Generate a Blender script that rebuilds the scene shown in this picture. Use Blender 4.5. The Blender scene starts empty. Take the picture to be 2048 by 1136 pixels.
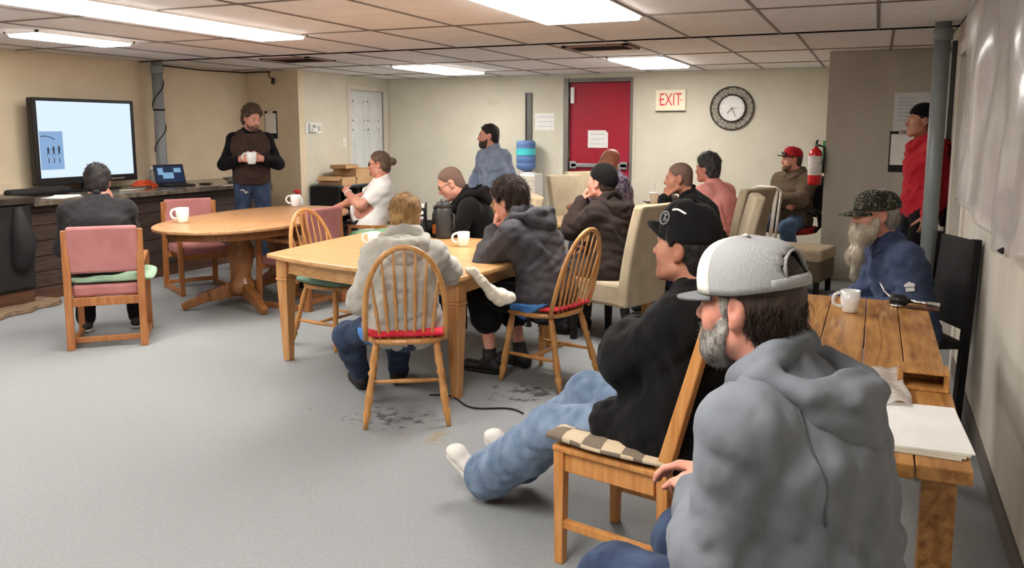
import bpy, math, random
import numpy as np
from mathutils import Vector, Matrix
random.seed(7); RNG = np.random.default_rng(7)
SC = bpy.context.scene
COL = SC.collection
R = math.radians

# ---------------------------------------------------------------- camera
CAM_H = 1.52
cam = bpy.data.cameras.new('camera'); cam_ob = bpy.data.objects.new('camera', cam); COL.objects.link(cam_ob)
cam.sensor_fit = 'HORIZONTAL'; cam.sensor_width = 36.0; cam.lens = 36.0 * 1678.0 / 2048.0
cam.shift_y = -72.0 / 2048.0
cam.clip_start = 0.05
cam_ob.location = (0, 0, CAM_H)
cam_ob.rotation_euler = (R(90 - 7.9388), 0, R(23.3669))
SC.camera = cam_ob

# ---------------------------------------------------------------- world, exposure
w = bpy.data.worlds.new('world'); SC.world = w; w.use_nodes = True
w.node_tree.nodes['Background'].inputs[0].default_value = (0.75, 0.78, 0.82, 1)
w.node_tree.nodes['Background'].inputs[1].default_value = 0.15
SC.view_settings.view_transform = 'Standard'; SC.view_settings.look = 'None'
SC.view_settings.exposure = 0.16; SC.view_settings.gamma = 1.0; SC.view_settings.use_curve_mapping = False
try:
    SC.cycles.use_denoising = True; SC.cycles.max_bounces = 8; SC.cycles.diffuse_bounces = 4
    SC.cycles.transmission_bounces = 8; SC.cycles.sample_clamp_indirect = 6
    SC.cycles.caustics_reflective = False; SC.cycles.caustics_refractive = False
except Exception: pass
LIGHT_STRENGTH = 21.0          # the ceiling diffusers
LIGHT_COLOUR = (1.0, 0.965, 0.91)

# ---------------------------------------------------------------- materials
def lin(c):
    return tuple((x / 255 / 12.92 if x / 255 <= .04045 else ((x / 255 + .055) / 1.055) ** 2.4) for x in c)
MATS = {}
def mat(name, rgb, rough=.6, metal=0, rgb2=None, scale=(6, 6, 6), detail=4, bump=0, bscale=None, kind='noise',
        spec=.5, trans=0, ior=1.45, alpha=1, sheen=0, sss=0, emit=0, dist=0.0, lo=.35, hi=.65, coat=0):
    if name in MATS: return MATS[name]
    m = bpy.data.materials.new(name); m.use_nodes = True; MATS[name] = m
    nt = m.node_tree; N = nt.nodes; L = nt.links; b = N['Principled BSDF']
    c1 = lin(rgb) + (1,)
    b.inputs['Base Color'].default_value = c1; b.inputs['Roughness'].default_value = rough
    b.inputs['Metallic'].default_value = metal; b.inputs['IOR'].default_value = ior
    b.inputs['Specular IOR Level'].default_value = spec
    b.inputs['Transmission Weight'].default_value = trans; b.inputs['Alpha'].default_value = alpha
    if coat: b.inputs['Coat Weight'].default_value = coat; b.inputs['Coat Roughness'].default_value = .15
    if sheen: b.inputs['Sheen Weight'].default_value = sheen; b.inputs['Sheen Roughness'].default_value = .5
    if sss:
        b.inputs['Subsurface Weight'].default_value = sss; b.inputs['Subsurface Scale'].default_value = .01
        b.inputs['Subsurface Radius'].default_value = (1, .35, .2)
    if emit:
        b.inputs['Emission Color'].default_value = c1; b.inputs['Emission Strength'].default_value = emit
    tc = N.new('ShaderNodeTexCoord'); mp = N.new('ShaderNodeMapping'); mp.inputs['Scale'].default_value = scale
    L.new(tc.outputs['Object'], mp.inputs[0])
    tex = None
    if kind == 'noise' and rgb2 is not None:
        tex = N.new('ShaderNodeTexNoise'); tex.inputs['Scale'].default_value = 1; tex.inputs['Detail'].default_value = detail
        tex.inputs['Distortion'].default_value = dist; L.new(mp.outputs[0], tex.inputs[0]); fac = tex.outputs['Fac']
    elif kind == 'wood':
        n0 = N.new('ShaderNodeTexNoise'); n0.inputs['Scale'].default_value = 1; n0.inputs['Detail'].default_value = 3
        n0.inputs['Distortion'].default_value = dist
        L.new(mp.outputs[0], n0.inputs[0])
        mu = N.new('ShaderNodeMath'); mu.operation = 'MULTIPLY'; mu.inputs[1].default_value = 34; L.new(n0.outputs['Fac'], mu.inputs[0])
        si = N.new('ShaderNodeMath'); si.operation = 'SINE'; L.new(mu.outputs[0], si.inputs[0])
        n1 = N.new('ShaderNodeTexNoise'); n1.inputs['Scale'].default_value = 7; n1.inputs['Detail'].default_value = 5; L.new(mp.outputs[0], n1.inputs[0])
        ma = N.new('ShaderNodeMath'); ma.operation = 'MULTIPLY_ADD'; ma.inputs[1].default_value = .16; L.new(si.outputs[0], ma.inputs[0]); L.new(n1.outputs['Fac'], ma.inputs[2])
        fac = ma.outputs[0]; tex = ma
    elif kind == 'checker':
        tex = N.new('ShaderNodeTexChecker'); tex.inputs['Scale'].default_value = 1; L.new(mp.outputs[0], tex.inputs[0]); fac = tex.outputs['Fac']
    elif kind == 'voronoi':
        tex = N.new('ShaderNodeTexVoronoi'); tex.inputs['Scale'].default_value = 1; L.new(mp.outputs[0], tex.inputs[0]); fac = tex.outputs['Distance']
    if tex is not None:
        cr = N.new('ShaderNodeValToRGB'); cr.color_ramp.elements[0].color = c1; cr.color_ramp.elements[1].color = lin(rgb2) + (1,)
        cr.color_ramp.elements[0].position = lo; cr.color_ramp.elements[1].position = hi
        L.new(fac, cr.inputs[0]); L.new(cr.outputs[0], b.inputs['Base Color'])
    if bump:
        bn = N.new('ShaderNodeTexNoise'); bn.inputs['Scale'].default_value = 1; bn.inputs['Detail'].default_value = 3
        mp2 = N.new('ShaderNodeMapping'); mp2.inputs['Scale'].default_value = bscale or scale; L.new(tc.outputs['Object'], mp2.inputs[0]); L.new(mp2.outputs[0], bn.inputs[0])
        bp = N.new('ShaderNodeBump'); bp.inputs['Strength'].default_value = bump; bp.inputs['Distance'].default_value = .01
        L.new(bn.outputs['Fac'], bp.inputs['Height']); L.new(bp.outputs[0], b.inputs['Normal'])
    return m
def cloth(name, rgb, rgb2=None, rough=.9, fold=.5, s=9):
    return mat(name, rgb, rough, rgb2=rgb2 or tuple(min(255, int(c * 1.12 + 4)) for c in rgb), scale=(s, s, s * .7), bump=fold, bscale=(26, 26, 15), sheen=.04, spec=.15)
def wood(name, rgb, rgb2, axis='x', rough=.4, st=1.0, coat=.15):
    a, b = 1.1 * st, 11 * st
    sc = {'x': (a, b, b), 'y': (b, a, b), 'z': (b, b, a)}[axis]
    return mat(name, rgb, rough, rgb2=rgb2, scale=sc, kind='wood', bump=.06, bscale=tuple(v * 6 for v in sc), lo=.2, hi=.8, coat=coat)

M_WALL = mat('wall_paint', (206, 200, 182), .75, rgb2=(213, 207, 190), scale=(3, 3, 3), bump=.08, bscale=(120, 120, 120))
M_WALLTAN = mat('wall_paint_tan', (218, 200, 170), .75, rgb2=(225, 208, 180), scale=(3, 3, 3), bump=.08, bscale=(120, 120, 120))
M_WALLR = mat('wall_paint_worn', (186, 178, 166), .7, rgb2=(200, 194, 182), scale=(4, 4, .8), bump=.1, bscale=(90, 90, 90))
M_PART = mat('partition_paint', (172, 166, 154), .75, rgb2=(180, 174, 163), scale=(5, 5, 2), bump=.08, bscale=(140, 140, 140))
def floor_mat():
    m = mat('grey_carpet', (143, 145, 146), .97, rgb2=(151, 153, 154), scale=(70, 70, 70), detail=6, bump=.5, bscale=(260, 260, 260), spec=.1)
    nt = m.node_tree; N = nt.nodes; L = nt.links; b = N['Principled BSDF']; src = b.inputs['Base Color'].links[0].from_socket
    tc = N.new('ShaderNodeTexCoord'); prev = src
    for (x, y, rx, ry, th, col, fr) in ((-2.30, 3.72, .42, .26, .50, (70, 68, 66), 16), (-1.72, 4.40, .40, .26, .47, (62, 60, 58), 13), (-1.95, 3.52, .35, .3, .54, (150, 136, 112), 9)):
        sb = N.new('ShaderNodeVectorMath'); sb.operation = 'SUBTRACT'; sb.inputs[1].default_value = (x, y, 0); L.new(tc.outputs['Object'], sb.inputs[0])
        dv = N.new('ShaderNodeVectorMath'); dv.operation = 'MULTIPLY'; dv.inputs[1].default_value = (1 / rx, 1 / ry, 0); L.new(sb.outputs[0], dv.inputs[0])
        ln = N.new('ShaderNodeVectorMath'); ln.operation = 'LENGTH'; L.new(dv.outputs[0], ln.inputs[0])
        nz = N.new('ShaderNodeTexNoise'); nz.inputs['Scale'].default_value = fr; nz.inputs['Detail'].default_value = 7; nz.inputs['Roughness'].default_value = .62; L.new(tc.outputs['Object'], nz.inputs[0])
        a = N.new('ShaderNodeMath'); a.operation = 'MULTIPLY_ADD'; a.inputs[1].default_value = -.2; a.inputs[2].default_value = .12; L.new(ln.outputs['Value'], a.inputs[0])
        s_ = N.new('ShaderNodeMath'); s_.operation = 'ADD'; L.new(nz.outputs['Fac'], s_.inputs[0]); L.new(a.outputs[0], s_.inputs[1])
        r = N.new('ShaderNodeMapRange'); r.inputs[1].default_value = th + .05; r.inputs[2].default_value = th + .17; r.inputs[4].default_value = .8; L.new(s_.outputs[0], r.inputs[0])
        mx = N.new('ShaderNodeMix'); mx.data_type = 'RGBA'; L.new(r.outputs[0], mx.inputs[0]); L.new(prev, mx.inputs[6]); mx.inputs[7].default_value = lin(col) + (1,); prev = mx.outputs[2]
    L.new(prev, b.inputs['Base Color']); return m
M_FLOOR = floor_mat()
M_TILE = mat('ceiling_tile', (240, 236, 236), .95, rgb2=(246, 242, 243), scale=(4, 4, 4), detail=8, bump=.35, bscale=(140, 140, 140), spec=.1)
M_TBAR = mat('ceiling_bar_metal', (140, 126, 118), .5, rgb2=(126, 112, 104), scale=(3, 3, 3))
M_TRIM = mat('trim_paint', (205, 196, 182), .5, rgb2=(214, 207, 194), scale=(5, 5, 5))
M_DOORW = mat('white_door_paint', (214, 216, 216), .45, rgb2=(222, 224, 224), scale=(5, 5, 2))
M_RED = mat('red_door_paint', (166, 20, 48), .42, rgb2=(154, 16, 43), scale=(2, 2, 2), bump=.05, bscale=(60, 60, 60))
M_GREYMETAL = mat('grey_metal_frame', (120, 116, 112), .45, .5, rgb2=(132, 128, 122), scale=(6, 6, 2))
M_ALU = mat('brushed_aluminium', (176, 176, 178), .35, .8, rgb2=(160, 160, 162), scale=(3, 60, 60))
M_CHROME = mat('chrome', (215, 215, 215), .15, 1)
M_BLACKP = mat('black_plastic', (17, 17, 19), .35, rgb2=(24, 24, 26), scale=(9, 9, 9))
M_BLACKM = mat('black_matt', (22, 20, 21), .8, rgb2=(30, 28, 29), scale=(9, 9, 9), bump=.1)
M_WHITEP = mat('white_plastic', (232, 232, 228), .4, rgb2=(224, 224, 220), scale=(5, 5, 5))
M_CREAM = mat('cream_plastic', (214, 206, 190), .45, rgb2=(205, 197, 180), scale=(5, 5, 5))
M_PAPER = mat('white_paper', (238, 236, 232), .8, rgb2=(229, 227, 223), scale=(8, 8, 8))
M_CERAMIC = mat('white_ceramic', (240, 240, 240), .15, rgb2=(236, 236, 236), scale=(5, 5, 5), coat=.4)
M_INK = mat('grey_ink', (120, 122, 130), .8)
M_OAKX = wood('honey_oak_x', (188, 138, 86), (212, 168, 116), 'x')
M_OAKY = wood('honey_oak_y', (188, 138, 86), (212, 168, 116), 'y')
M_OAKZ = wood('honey_oak_z', (180, 124, 72), (204, 152, 98), 'z')
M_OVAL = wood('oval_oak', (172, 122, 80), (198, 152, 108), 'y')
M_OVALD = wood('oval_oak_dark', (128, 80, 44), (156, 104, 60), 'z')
M_FAR = wood('pale_oak', (196, 160, 112), (220, 188, 142), 'x')
M_WINDS = wood('windsor_wood', (182, 124, 66), (206, 152, 92), 'z')
M_SLED = wood('sled_wood', (150, 92, 50), (178, 118, 70), 'z')
M_FGOAK = wood('amber_oak', (182, 116, 56), (206, 146, 84), 'z')
M_PLANK = mat('knotty_pine', (138, 88, 42), .4, rgb2=(200, 146, 82), scale=(7, .85, 7), kind='wood', bump=.06, bscale=(50, 6, 50), lo=.15, hi=.8, coat=.25, dist=1.1)
M_BAR = wood('dark_bar_wood', (52, 38, 33), (78, 60, 52), 'y', rough=.6, coat=0)
M_BARTOP = mat('stone_laminate', (74, 66, 58), .18, rgb2=(122, 112, 98), scale=(9, 9, 9), detail=10)
M_BROWNB = wood('brown_board', (74, 46, 34), (98, 66, 48), 'y', rough=.6, coat=0)
M_LOG = wood('weathered_wood', (104, 84, 66), (150, 126, 100), 'y', rough=.8, coat=0)
M_PINK = cloth('rose_upholstery', (168, 110, 108), (178, 121, 119), fold=.06)
M_BEIGE = cloth('beige_upholstery', (176, 160, 134), (190, 174, 148), fold=.12)
M_TAUPE = cloth('taupe_upholstery', (104, 92, 76), (118, 106, 88), fold=.1)
M_GREENC = cloth('sage_cushion', (146, 176, 148), (164, 190, 164), fold=.3)
M_TEALC = cloth('teal_cushion', (98, 128, 112), (112, 142, 126), fold=.3)
M_REDC = cloth('red_cushion', (196, 40, 56), (214, 60, 74), fold=.3)
def emission(name, col, st):
    m = bpy.data.materials.new(name); m.use_nodes = True; nt = m.node_tree; nt.nodes.remove(nt.nodes['Principled BSDF'])
    e = nt.nodes.new('ShaderNodeEmission'); e.inputs[0].default_value = tuple(col) + (1,); e.inputs[1].default_value = st
    nt.links.new(e.outputs[0], nt.nodes['Material Output'].inputs[0]); return m
M_SCREEN = emission('lit_screen', lin((218, 236, 252)), .98)
M_SCREENB = emission('lit_screen_photo', lin((150, 184, 226)), .8)
M_SCREEND = mat('lit_screen_dark', (30, 42, 66), .2, emit=.6)
M_LAPTILE = mat('lit_screen_tile', (110, 150, 180), .2, emit=.6)
M_SIL = mat('lit_screen_figure', (44, 52, 74), .3, emit=.25)
M_DIFF = None

# ---------------------------------------------------------------- mesh helpers
def tri_mesh(name, V, Fs, smooth=True):
    me = bpy.data.meshes.new(name)
    if isinstance(Fs, np.ndarray):
        V = np.asarray(V, np.float32); n = len(Fs); k = Fs.shape[1]
        me.vertices.add(len(V)); me.vertices.foreach_set('co', V.ravel())
        me.loops.add(n * k); me.loops.foreach_set('vertex_index', Fs.astype(np.int32).ravel())
        me.polygons.add(n); me.polygons.foreach_set('loop_start', (np.arange(n) * k).astype(np.int32))
        me.polygons.foreach_set('use_smooth', np.full(n, smooth)); me.update(calc_edges=True); me.validate()
    else:
        me.from_pydata([tuple(v) for v in V], [], [tuple(f) for f in Fs]); me.update()
        if smooth: me.polygons.foreach_set('use_smooth', [True] * len(me.polygons))
    return me
class MB:
    def __init__(s): s.v = []; s.f = []
    def add(s, V, Fs, M=None):
        o = len(s.v)
        for p in V: s.v.append(tuple(M @ Vector(p)) if M is not None else tuple(p))
        for f in Fs: s.f.append(tuple(i + o for i in f))
        return s
    def box(s, c, d, M=None, taper=1.0):
        x, y, z = d[0] / 2, d[1] / 2, d[2] / 2; cx, cy, cz = c; t = taper
        V = [(cx - x * t, cy - y * t, cz - z), (cx + x * t, cy - y * t, cz - z), (cx + x * t, cy + y * t, cz - z), (cx - x * t, cy + y * t, cz - z),
             (cx - x, cy - y, cz + z), (cx + x, cy - y, cz + z), (cx + x, cy + y, cz + z), (cx - x, cy + y, cz + z)]
        return s.add(V, [(0, 3, 2, 1), (4, 5, 6, 7), (0, 1, 5, 4), (1, 2, 6, 5), (2, 3, 7, 6), (3, 0, 4, 7)], M)
    def span(s, a, b):
        return s.box([(a[i] + b[i]) / 2 for i in range(3)], [abs(b[i] - a[i]) for i in range(3)])
    def bar(s, p, q, w, h, up=(0, 0, 1), w2=None, h2=None):
        p, q = Vector(p), Vector(q); d = (q - p).normalized(); up = Vector(up)
        if abs(d.dot(up)) > .98: up = Vector((0, 1, 0))
        x = d.cross(up).normalized(); y = x.cross(d).normalized()
        w2 = w if w2 is None else w2; h2 = h if h2 is None else h2; V = []
        for c, ww, hh in ((p, w, h), (q, w2, h2)):
            for a, b_ in ((-1, -1), (1, -1), (1, 1), (-1, 1)): V.append(c + x * (a * ww / 2) + y * (b_ * hh / 2))
        return s.add(V, [(0, 3, 2, 1), (4, 5, 6, 7), (0, 1, 5, 4), (1, 2, 6, 5), (2, 3, 7, 6), (3, 0, 4, 7)])
    def tube(s, pts, r, n=8, closed=False, flat=1.0, up=(0, 0, 1)):
        pts = [Vector(p) for p in pts]; m = len(pts); rs = r if hasattr(r, '__len__') else [r] * m
        V = []; px = None
        for i, p in enumerate(pts):
            if closed: d = (pts[(i + 1) % m] - pts[i - 1]).normalized()
            else: d = (pts[min(i + 1, m - 1)] - pts[max(i - 1, 0)]).normalized()
            if px is None:
                u = Vector(up)
                if abs(d.dot(u)) > .95: u = Vector((0, 1, 0)) if abs(d.y) < .9 else Vector((1, 0, 0))
                px = (u - d * u.dot(d)).normalized()
            else:
                px = (px - d * px.dot(d)).normalized()
            py = d.cross(px)
            for k in range(n):
                a = 2 * math.pi * k / n; V.append(p + px * (math.cos(a) * rs[i]) + py * (math.sin(a) * rs[i] * flat))
        F = []
        for i in range(m if closed else m - 1):
            j = (i + 1) % m
            for k in range(n):
                l = (k + 1) % n; F.append((i * n + k, i * n + l, j * n + l, j * n + k))
        if not closed:
            F.append(tuple(range(n - 1, -1, -1))); F.append(tuple((m - 1) * n + k for k in range(n)))
        return s.add(V, F)
    def lathe(s, prof, n=20, M=None, cap=True):
        V = []; F = []; m = len(prof)
        for r, z in prof:
            for k in range(n):
                a = 2 * math.pi * k / n; V.append((r * math.cos(a), r * math.sin(a), z))
        for i in range(m - 1):
            for k in range(n):
                l = (k + 1) % n; F.append((i * n + k, i * n + l, (i + 1) * n + l, (i + 1) * n + k))
        if cap:
            F.append(tuple(range(n - 1, -1, -1))); F.append(tuple((m - 1) * n + k for k in range(n)))
        return s.add(V, F, M)
    def prism(s, poly, z0, z1, M=None):
        n = len(poly); V = [(x, y, z0) for x, y in poly] + [(x, y, z1) for x, y in poly]
        F = [tuple(range(n - 1, -1, -1)), tuple(range(n, 2 * n))] + [(i, (i + 1) % n, n + (i + 1) % n, n + i) for i in range(n)]
        return s.add(V, F, M)
    def build(s, name, m, parent=None, bevel=0, smooth=False, kind=None, loc=None, label=None, sub=0):
        me = bpy.data.meshes.new(name); me.from_pydata(s.v, [], s.f); me.update()
        if smooth: me.polygons.foreach_set('use_smooth', [True] * len(me.polygons))
        me.materials.append(m)
        o = bpy.data.objects.new(name, me); COL.objects.link(o)
        if parent is not None: o.parent = parent
        if loc: o.location = loc
        if bevel:
            b = o.modifiers.new('bevel', 'BEVEL'); b.width = bevel; b.segments = 2; b.limit_method = 'ANGLE'; b.angle_limit = R(40)
        if sub:
            b = o.modifiers.new('sub', 'SUBSURF'); b.levels = sub; b.render_levels = sub
        if kind: o['kind'] = kind
        if label: o['label'] = label
        return o
def mesh_obj(name, me, m, parent=None, loc=None, label=None):
    if m is not None and len(me.materials) == 0: me.materials.append(m)
    o = bpy.data.objects.new(name, me); COL.objects.link(o)
    if parent is not None: o.parent = parent
    if loc: o.location = loc
    if label: o['label'] = label
    return o
def thing(name, label, cat, loc=(0, 0, 0), rz=0, group=None):
    o = bpy.data.objects.new(name, None); COL.objects.link(o); o.empty_display_size = .1
    o.location = loc; o.rotation_euler = (0, 0, rz); o['label'] = label; o['category'] = cat
    if group: o['group'] = group
    return o
def tag(o, label, cat, group=None):
    o['label'] = label; o['category'] = cat
    if group: o['group'] = group
    return o
def dup(root, loc, rz, label, group=None):
    def cp(o, par):
        c = o.copy(); COL.objects.link(c); c.parent = par
        for ch in list(o.children): cp(ch, c)
        return c
    r = cp(root, None); r.location = loc; r.rotation_euler = (0, 0, rz); r['label'] = label
    if group: r['group'] = group
    return r
def struct(mb, name, m, parent=None, bevel=0):
    o = mb.build(name, m, parent, bevel)
    if parent is None: o['kind'] = 'structure'
    return o
def face_rz(f): return math.atan2(-f[0], f[1])     # local +Y turned to f
def text_mesh(name, body, size, m, parent, M, extrude=.001, align='CENTER', sx=1.0):
    c = bpy.data.curves.new(name, 'FONT'); c.body = body; c.size = size; c.extrude = extrude; c.align_x = align; c.align_y = 'CENTER'; c.resolution_u = 2
    t = bpy.data.objects.new(name, c); COL.objects.link(t)
    dg = bpy.context.evaluated_depsgraph_get(); me = bpy.data.meshes.new_from_object(t.evaluated_get(dg))
    COL.objects.unlink(t); bpy.data.objects.remove(t)
    me.transform(M @ Matrix.Diagonal((sx, 1, 1, 1))); me.materials.clear(); me.materials.append(m); me.name = name
    o = bpy.data.objects.new(name, me); COL.objects.link(o); o.parent = parent
    return o
WX = Matrix(((1, 0, 0, 0), (0, 0, -1, 0), (0, 1, 0, 0), (0, 0, 0, 1)))      # flat XY drawing stood up, facing -Y
# ================================================================ the room
HC = 2.30; XL, XR = -7.74, .52; YB = 11.2; YF = -2.2
struct(MB().span((XL - .3, YF, -.1), (1.2, YB + .2, 0)), 'floor', M_FLOOR)
struct(MB().span((XL - .15, YF, 0), (XL, 9.02, HC)), 'wall_left', M_WALLTAN)
struct(MB().span((XL - .15, 9.02, 0), (-6.91, 9.14, HC)), 'wall_jog', M_WALLTAN)
wg = MB(); wg.span((-7.03, 9.14, 0), (-6.91, 10.17, HC)); wg.span((-7.03, 11.12, 0), (-6.91, YB, HC)); wg.span((-7.03, 10.17, 2.12), (-6.91, 11.12, HC))
struct(wg, 'wall_left_far', M_WALL)
struct(MB().span((-7.03, 10.1, 0), (-6.99, 11.2, 2.2)), 'wall_behind_door', M_WALL)
wb = MB(); wb.span((-7.03, YB, 0), (-4.03, YB + .14, HC)); wb.span((-3.07, YB, 0), (-.4, YB + .14, HC)); wb.span((-4.03, YB, 2.2), (-3.07, YB + .14, HC))
wb.span((-4.03, YB + .1, 0), (-3.07, YB + .14, 2.2))
struct(wb, 'wall_back', M_WALL)
pt = struct(MB().span((-.48, 9.1, 0), (XR + .3, YB, HC)), 'wall_partition', M_PART)
# the hatch panel set in the partition
hp = MB().span((-.43, 9.092, .02), (.14, 9.102, .53)); hp.build('panel', M_PART, pt, .003)
# right wall with a doorway recess
wr = MB(); wr.span((XR, YF, 0), (XR + .5, 5.95, HC)); wr.span((XR, 6.9, 0), (XR + .5, 9.1, HC)); wr.span((XR, 5.95, 2.05), (XR + .5, 6.9, HC))
wr.span((XR + .32, 5.95, 0), (XR + .5, 6.9, 2.05))
struct(wr, 'wall_right', M_WALLR)
tr = MB(); tr.span((XR - .018, 5.86, 0), (XR, 5.95, 2.14)); tr.span((XR - .018, 6.9, 0), (XR, 6.98, 2.14)); tr.span((XR - .018, 5.95, 2.05), (XR, 6.9, 2.14))
struct(tr, 'trim_1', M_TRIM, bevel=.003)
struct(MB().span((XL - .15, YF - .12, 0), (1.2, YF, HC)), 'wall_front', M_WALL)
struct(MB().span((XR - .012, YF, 0), (XR, 5.86, .1)), 'baseboard_right', mat('baseboard_grey', (98, 92, 86), .6), bevel=.002)
struct(MB().span((-6.9, YB - .012, 0), (-4.1, YB, .09)), 'baseboard_back', mat('baseboard_grey', (98, 92, 86), .6), bevel=.002)
# ceiling: slab, T-bars and tiles
ce = struct(MB().span((XL - .3, YF, HC + .03), (1.2, YB + .2, HC + .12)), 'ceiling', M_TILE)
MX = MB().box((0, 0, 0), (1, 1, 1))
LIGHTS = [  # x0, x1, y0, y1, label
    (-6.46, -6.08, 4.70, 5.66, 'long ceiling light over the television, leftmost of the lights'),
    (-4.83, -4.34, 3.02, 5.82, 'very long ceiling light over the oval table, twice as long as the others'),
    (-2.23, -1.50, 4.27, 5.74, 'wide ceiling light over the near table, cut by the top of the frame'),
    (-5.40, -4.80, 8.82, 10.26, 'ceiling light in front of the standing man in the blue shirt, beside the white door'),
    (-2.72, -2.09, 8.82, 10.24, 'ceiling light above the exit sign, nearest to the clock'),
    (-6.53, -6.05, .4, 1.85, 'ceiling light behind the viewer on the television side'),
    (-4.4, -3.67, .4, 1.85, 'ceiling light behind the viewer in the middle of the room'),
    (-1.5, -.77, .4, 1.85, 'ceiling light behind the viewer by the right wall'),
]
VENTS = [(-6.25, -5.60, 7.5, 8.0, 'dark slotted ceiling air vent above the man in the brown vest'),
         (-2.75, -2.12, 7.52, 7.98, 'dark slotted ceiling air vent in front of the red door')]
gx1 = [-.04 - .73 * k for k in range(-1, 11)]; gx2 = [-.65 - .72 * k for k in range(-1, 10)]
tiles = {}
def tile(x0, x1, y0, y1, score):
    x0 = max(x0, XL); x1 = min(x1, XR); y0 = max(y0, YF); y1 = min(y1, YB)
    if x1 - x0 < .06 or y1 - y0 < .06: return
    gap = .011
    sx, sy = round(x1 - x0 - 2 * gap, 3), round(y1 - y0 - 2 * gap, 3); key = (sx, sy, score)
    if key not in tiles:
        mb = MB()
        if score:
            mb.box((0, -sy / 4 - .002, 0), (sx, sy / 2 - .004, .03)); mb.box((0, sy / 4 + .002, 0), (sx, sy / 2 - .004, .03)); mb.box((0, 0, .006), (sx, .02, .018))
        else: mb.box((0, 0, 0), (sx, sy, .03))
        me = bpy.data.meshes.new('ceiling_tile'); me.from_pydata(mb.v, [], mb.f); me.materials.append(M_TILE); tiles[key] = me
    o = bpy.data.objects.new('ceiling_tile', tiles[key]); COL.objects.link(o); o.parent = ce
    o.location = ((x0 + x1) / 2, (y0 + y1) / 2, HC + .018)
def holes(x0, x1, y0, y1):
    for h in LIGHTS + VENTS:
        if min(x1, h[1]) - max(x0, h[0]) > .02 and min(y1, h[3]) - max(y0, h[2]) > .02: return h
def fill(x0, x1, y0, y1, score):
    h = holes(x0, x1, y0, y1)
    if not h: return tile(x0, x1, y0, y1, score)
    a, b, c, d = max(x0, h[0]), min(x1, h[1]), max(y0, h[2]), min(y1, h[3])
    if c - y0 > .03: fill(x0, x1, y0, c, False)
    if y1 - d > .03: fill(x0, x1, d, y1, False)
    if a - x0 > .03: fill(x0, a, c, d, False)
    if x1 - b > .03: fill(b, x1, c, d, False)
ys1 = [7.25 - 1.5 * k for k in range(0, 8)]; ys2 = [7.25, 8.75, 10.25, YB + .2]
for gx, ys in ((gx1, ys1[::-1]), (gx2, ys2)):
    gxs = sorted(set(gx + [XL]))
    gxs = [x for x in gxs if XL - .01 <= x] + [XR + .1]
    for i in range(len(gxs) - 1):
        for j in range(len(ys) - 1):
            if gxs[i] > XR: continue
            fill(gxs[i], gxs[i + 1], ys[j], ys[j + 1], True)
    for x in gxs[1:-1]:
        if x < XR: MB().span((x - .009, max(ys[0], YF), HC - .004), (x + .009, min(ys[-1], YB), HC + .003)).build('ceiling_bar', M_TBAR, ce)
    for y in ys:
        if YF < y < YB:
            wd = .02 if y == 7.25 else .009
            MB().span((XL, y - wd, HC - .005), (XR, y + wd, HC + .003)).build('ceiling_bar', M_TBAR, ce)
M_DIFF = emission('light_diffuser', LIGHT_COLOUR, LIGHT_STRENGTH)
M_TROF = mat('white_fixture', (214, 208, 200), .5)
for x0, x1, y0, y1, lb in LIGHTS:
    t = thing('ceiling_light', lb, 'light', ((x0 + x1) / 2, (y0 + y1) / 2, HC))
    a, b = (x1 - x0) / 2, (y1 - y0) / 2
    fr = MB()
    fr.span((-a, -b, -.014), (-a + .022, b, .012)); fr.span((a - .022, -b, -.014), (a, b, .012)); fr.span((-a, -b, -.014), (a, -b + .022, .012)); fr.span((-a, b - .022, -.014), (a, b, .012))
    fr.build('frame', M_TROF, t, .002)
    n = 2 if b > 1 else 1
    for k in range(n):
        c0 = -b + .022 + (2 * b - .044) * k / n; c1 = -b + .022 + (2 * b - .044) * (k + 1) / n
        MB().span((-a + .022, c0 + .004 * k, -.036), (a - .022, c1 - .004 * (k < n - 1), .006)).build('diffuser', M_DIFF, t, .012)
for x0, x1, y0, y1, lb in VENTS:
    t = thing('air_vent', lb, 'vent', ((x0 + x1) / 2, (y0 + y1) / 2, HC)); a, b = (x1 - x0) / 2, (y1 - y0) / 2
    MB().span((-a, -b, .01), (a, b, .02)).build('backing', mat('vent_dark', (26, 22, 22), .8), t)
    fr = MB(); q = .05
    fr.span((-a, -b, -.012), (-a + q, b, .01)); fr.span((a - q, -b, -.012), (a, b, .01)); fr.span((-a, -b, -.012), (a, -b + q, .01)); fr.span((-a, b - q, -.012), (a, b, .01))
    fr.build('frame', mat('vent_frame', (150, 118, 112), .6), t, .002)
    ns = 6
    for k in range(ns):
        y = -b + q + (2 * b - 2 * q) * (k + .5) / ns
        MB().box((0, 0, 0), (2 * a - 2 * q, .03, .004), Matrix.Translation((0, y, -.002)) @ Matrix.Rotation(R(38), 4, 'X')).build('slat', mat('vent_slat', (70, 58, 56), .6), t)
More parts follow.
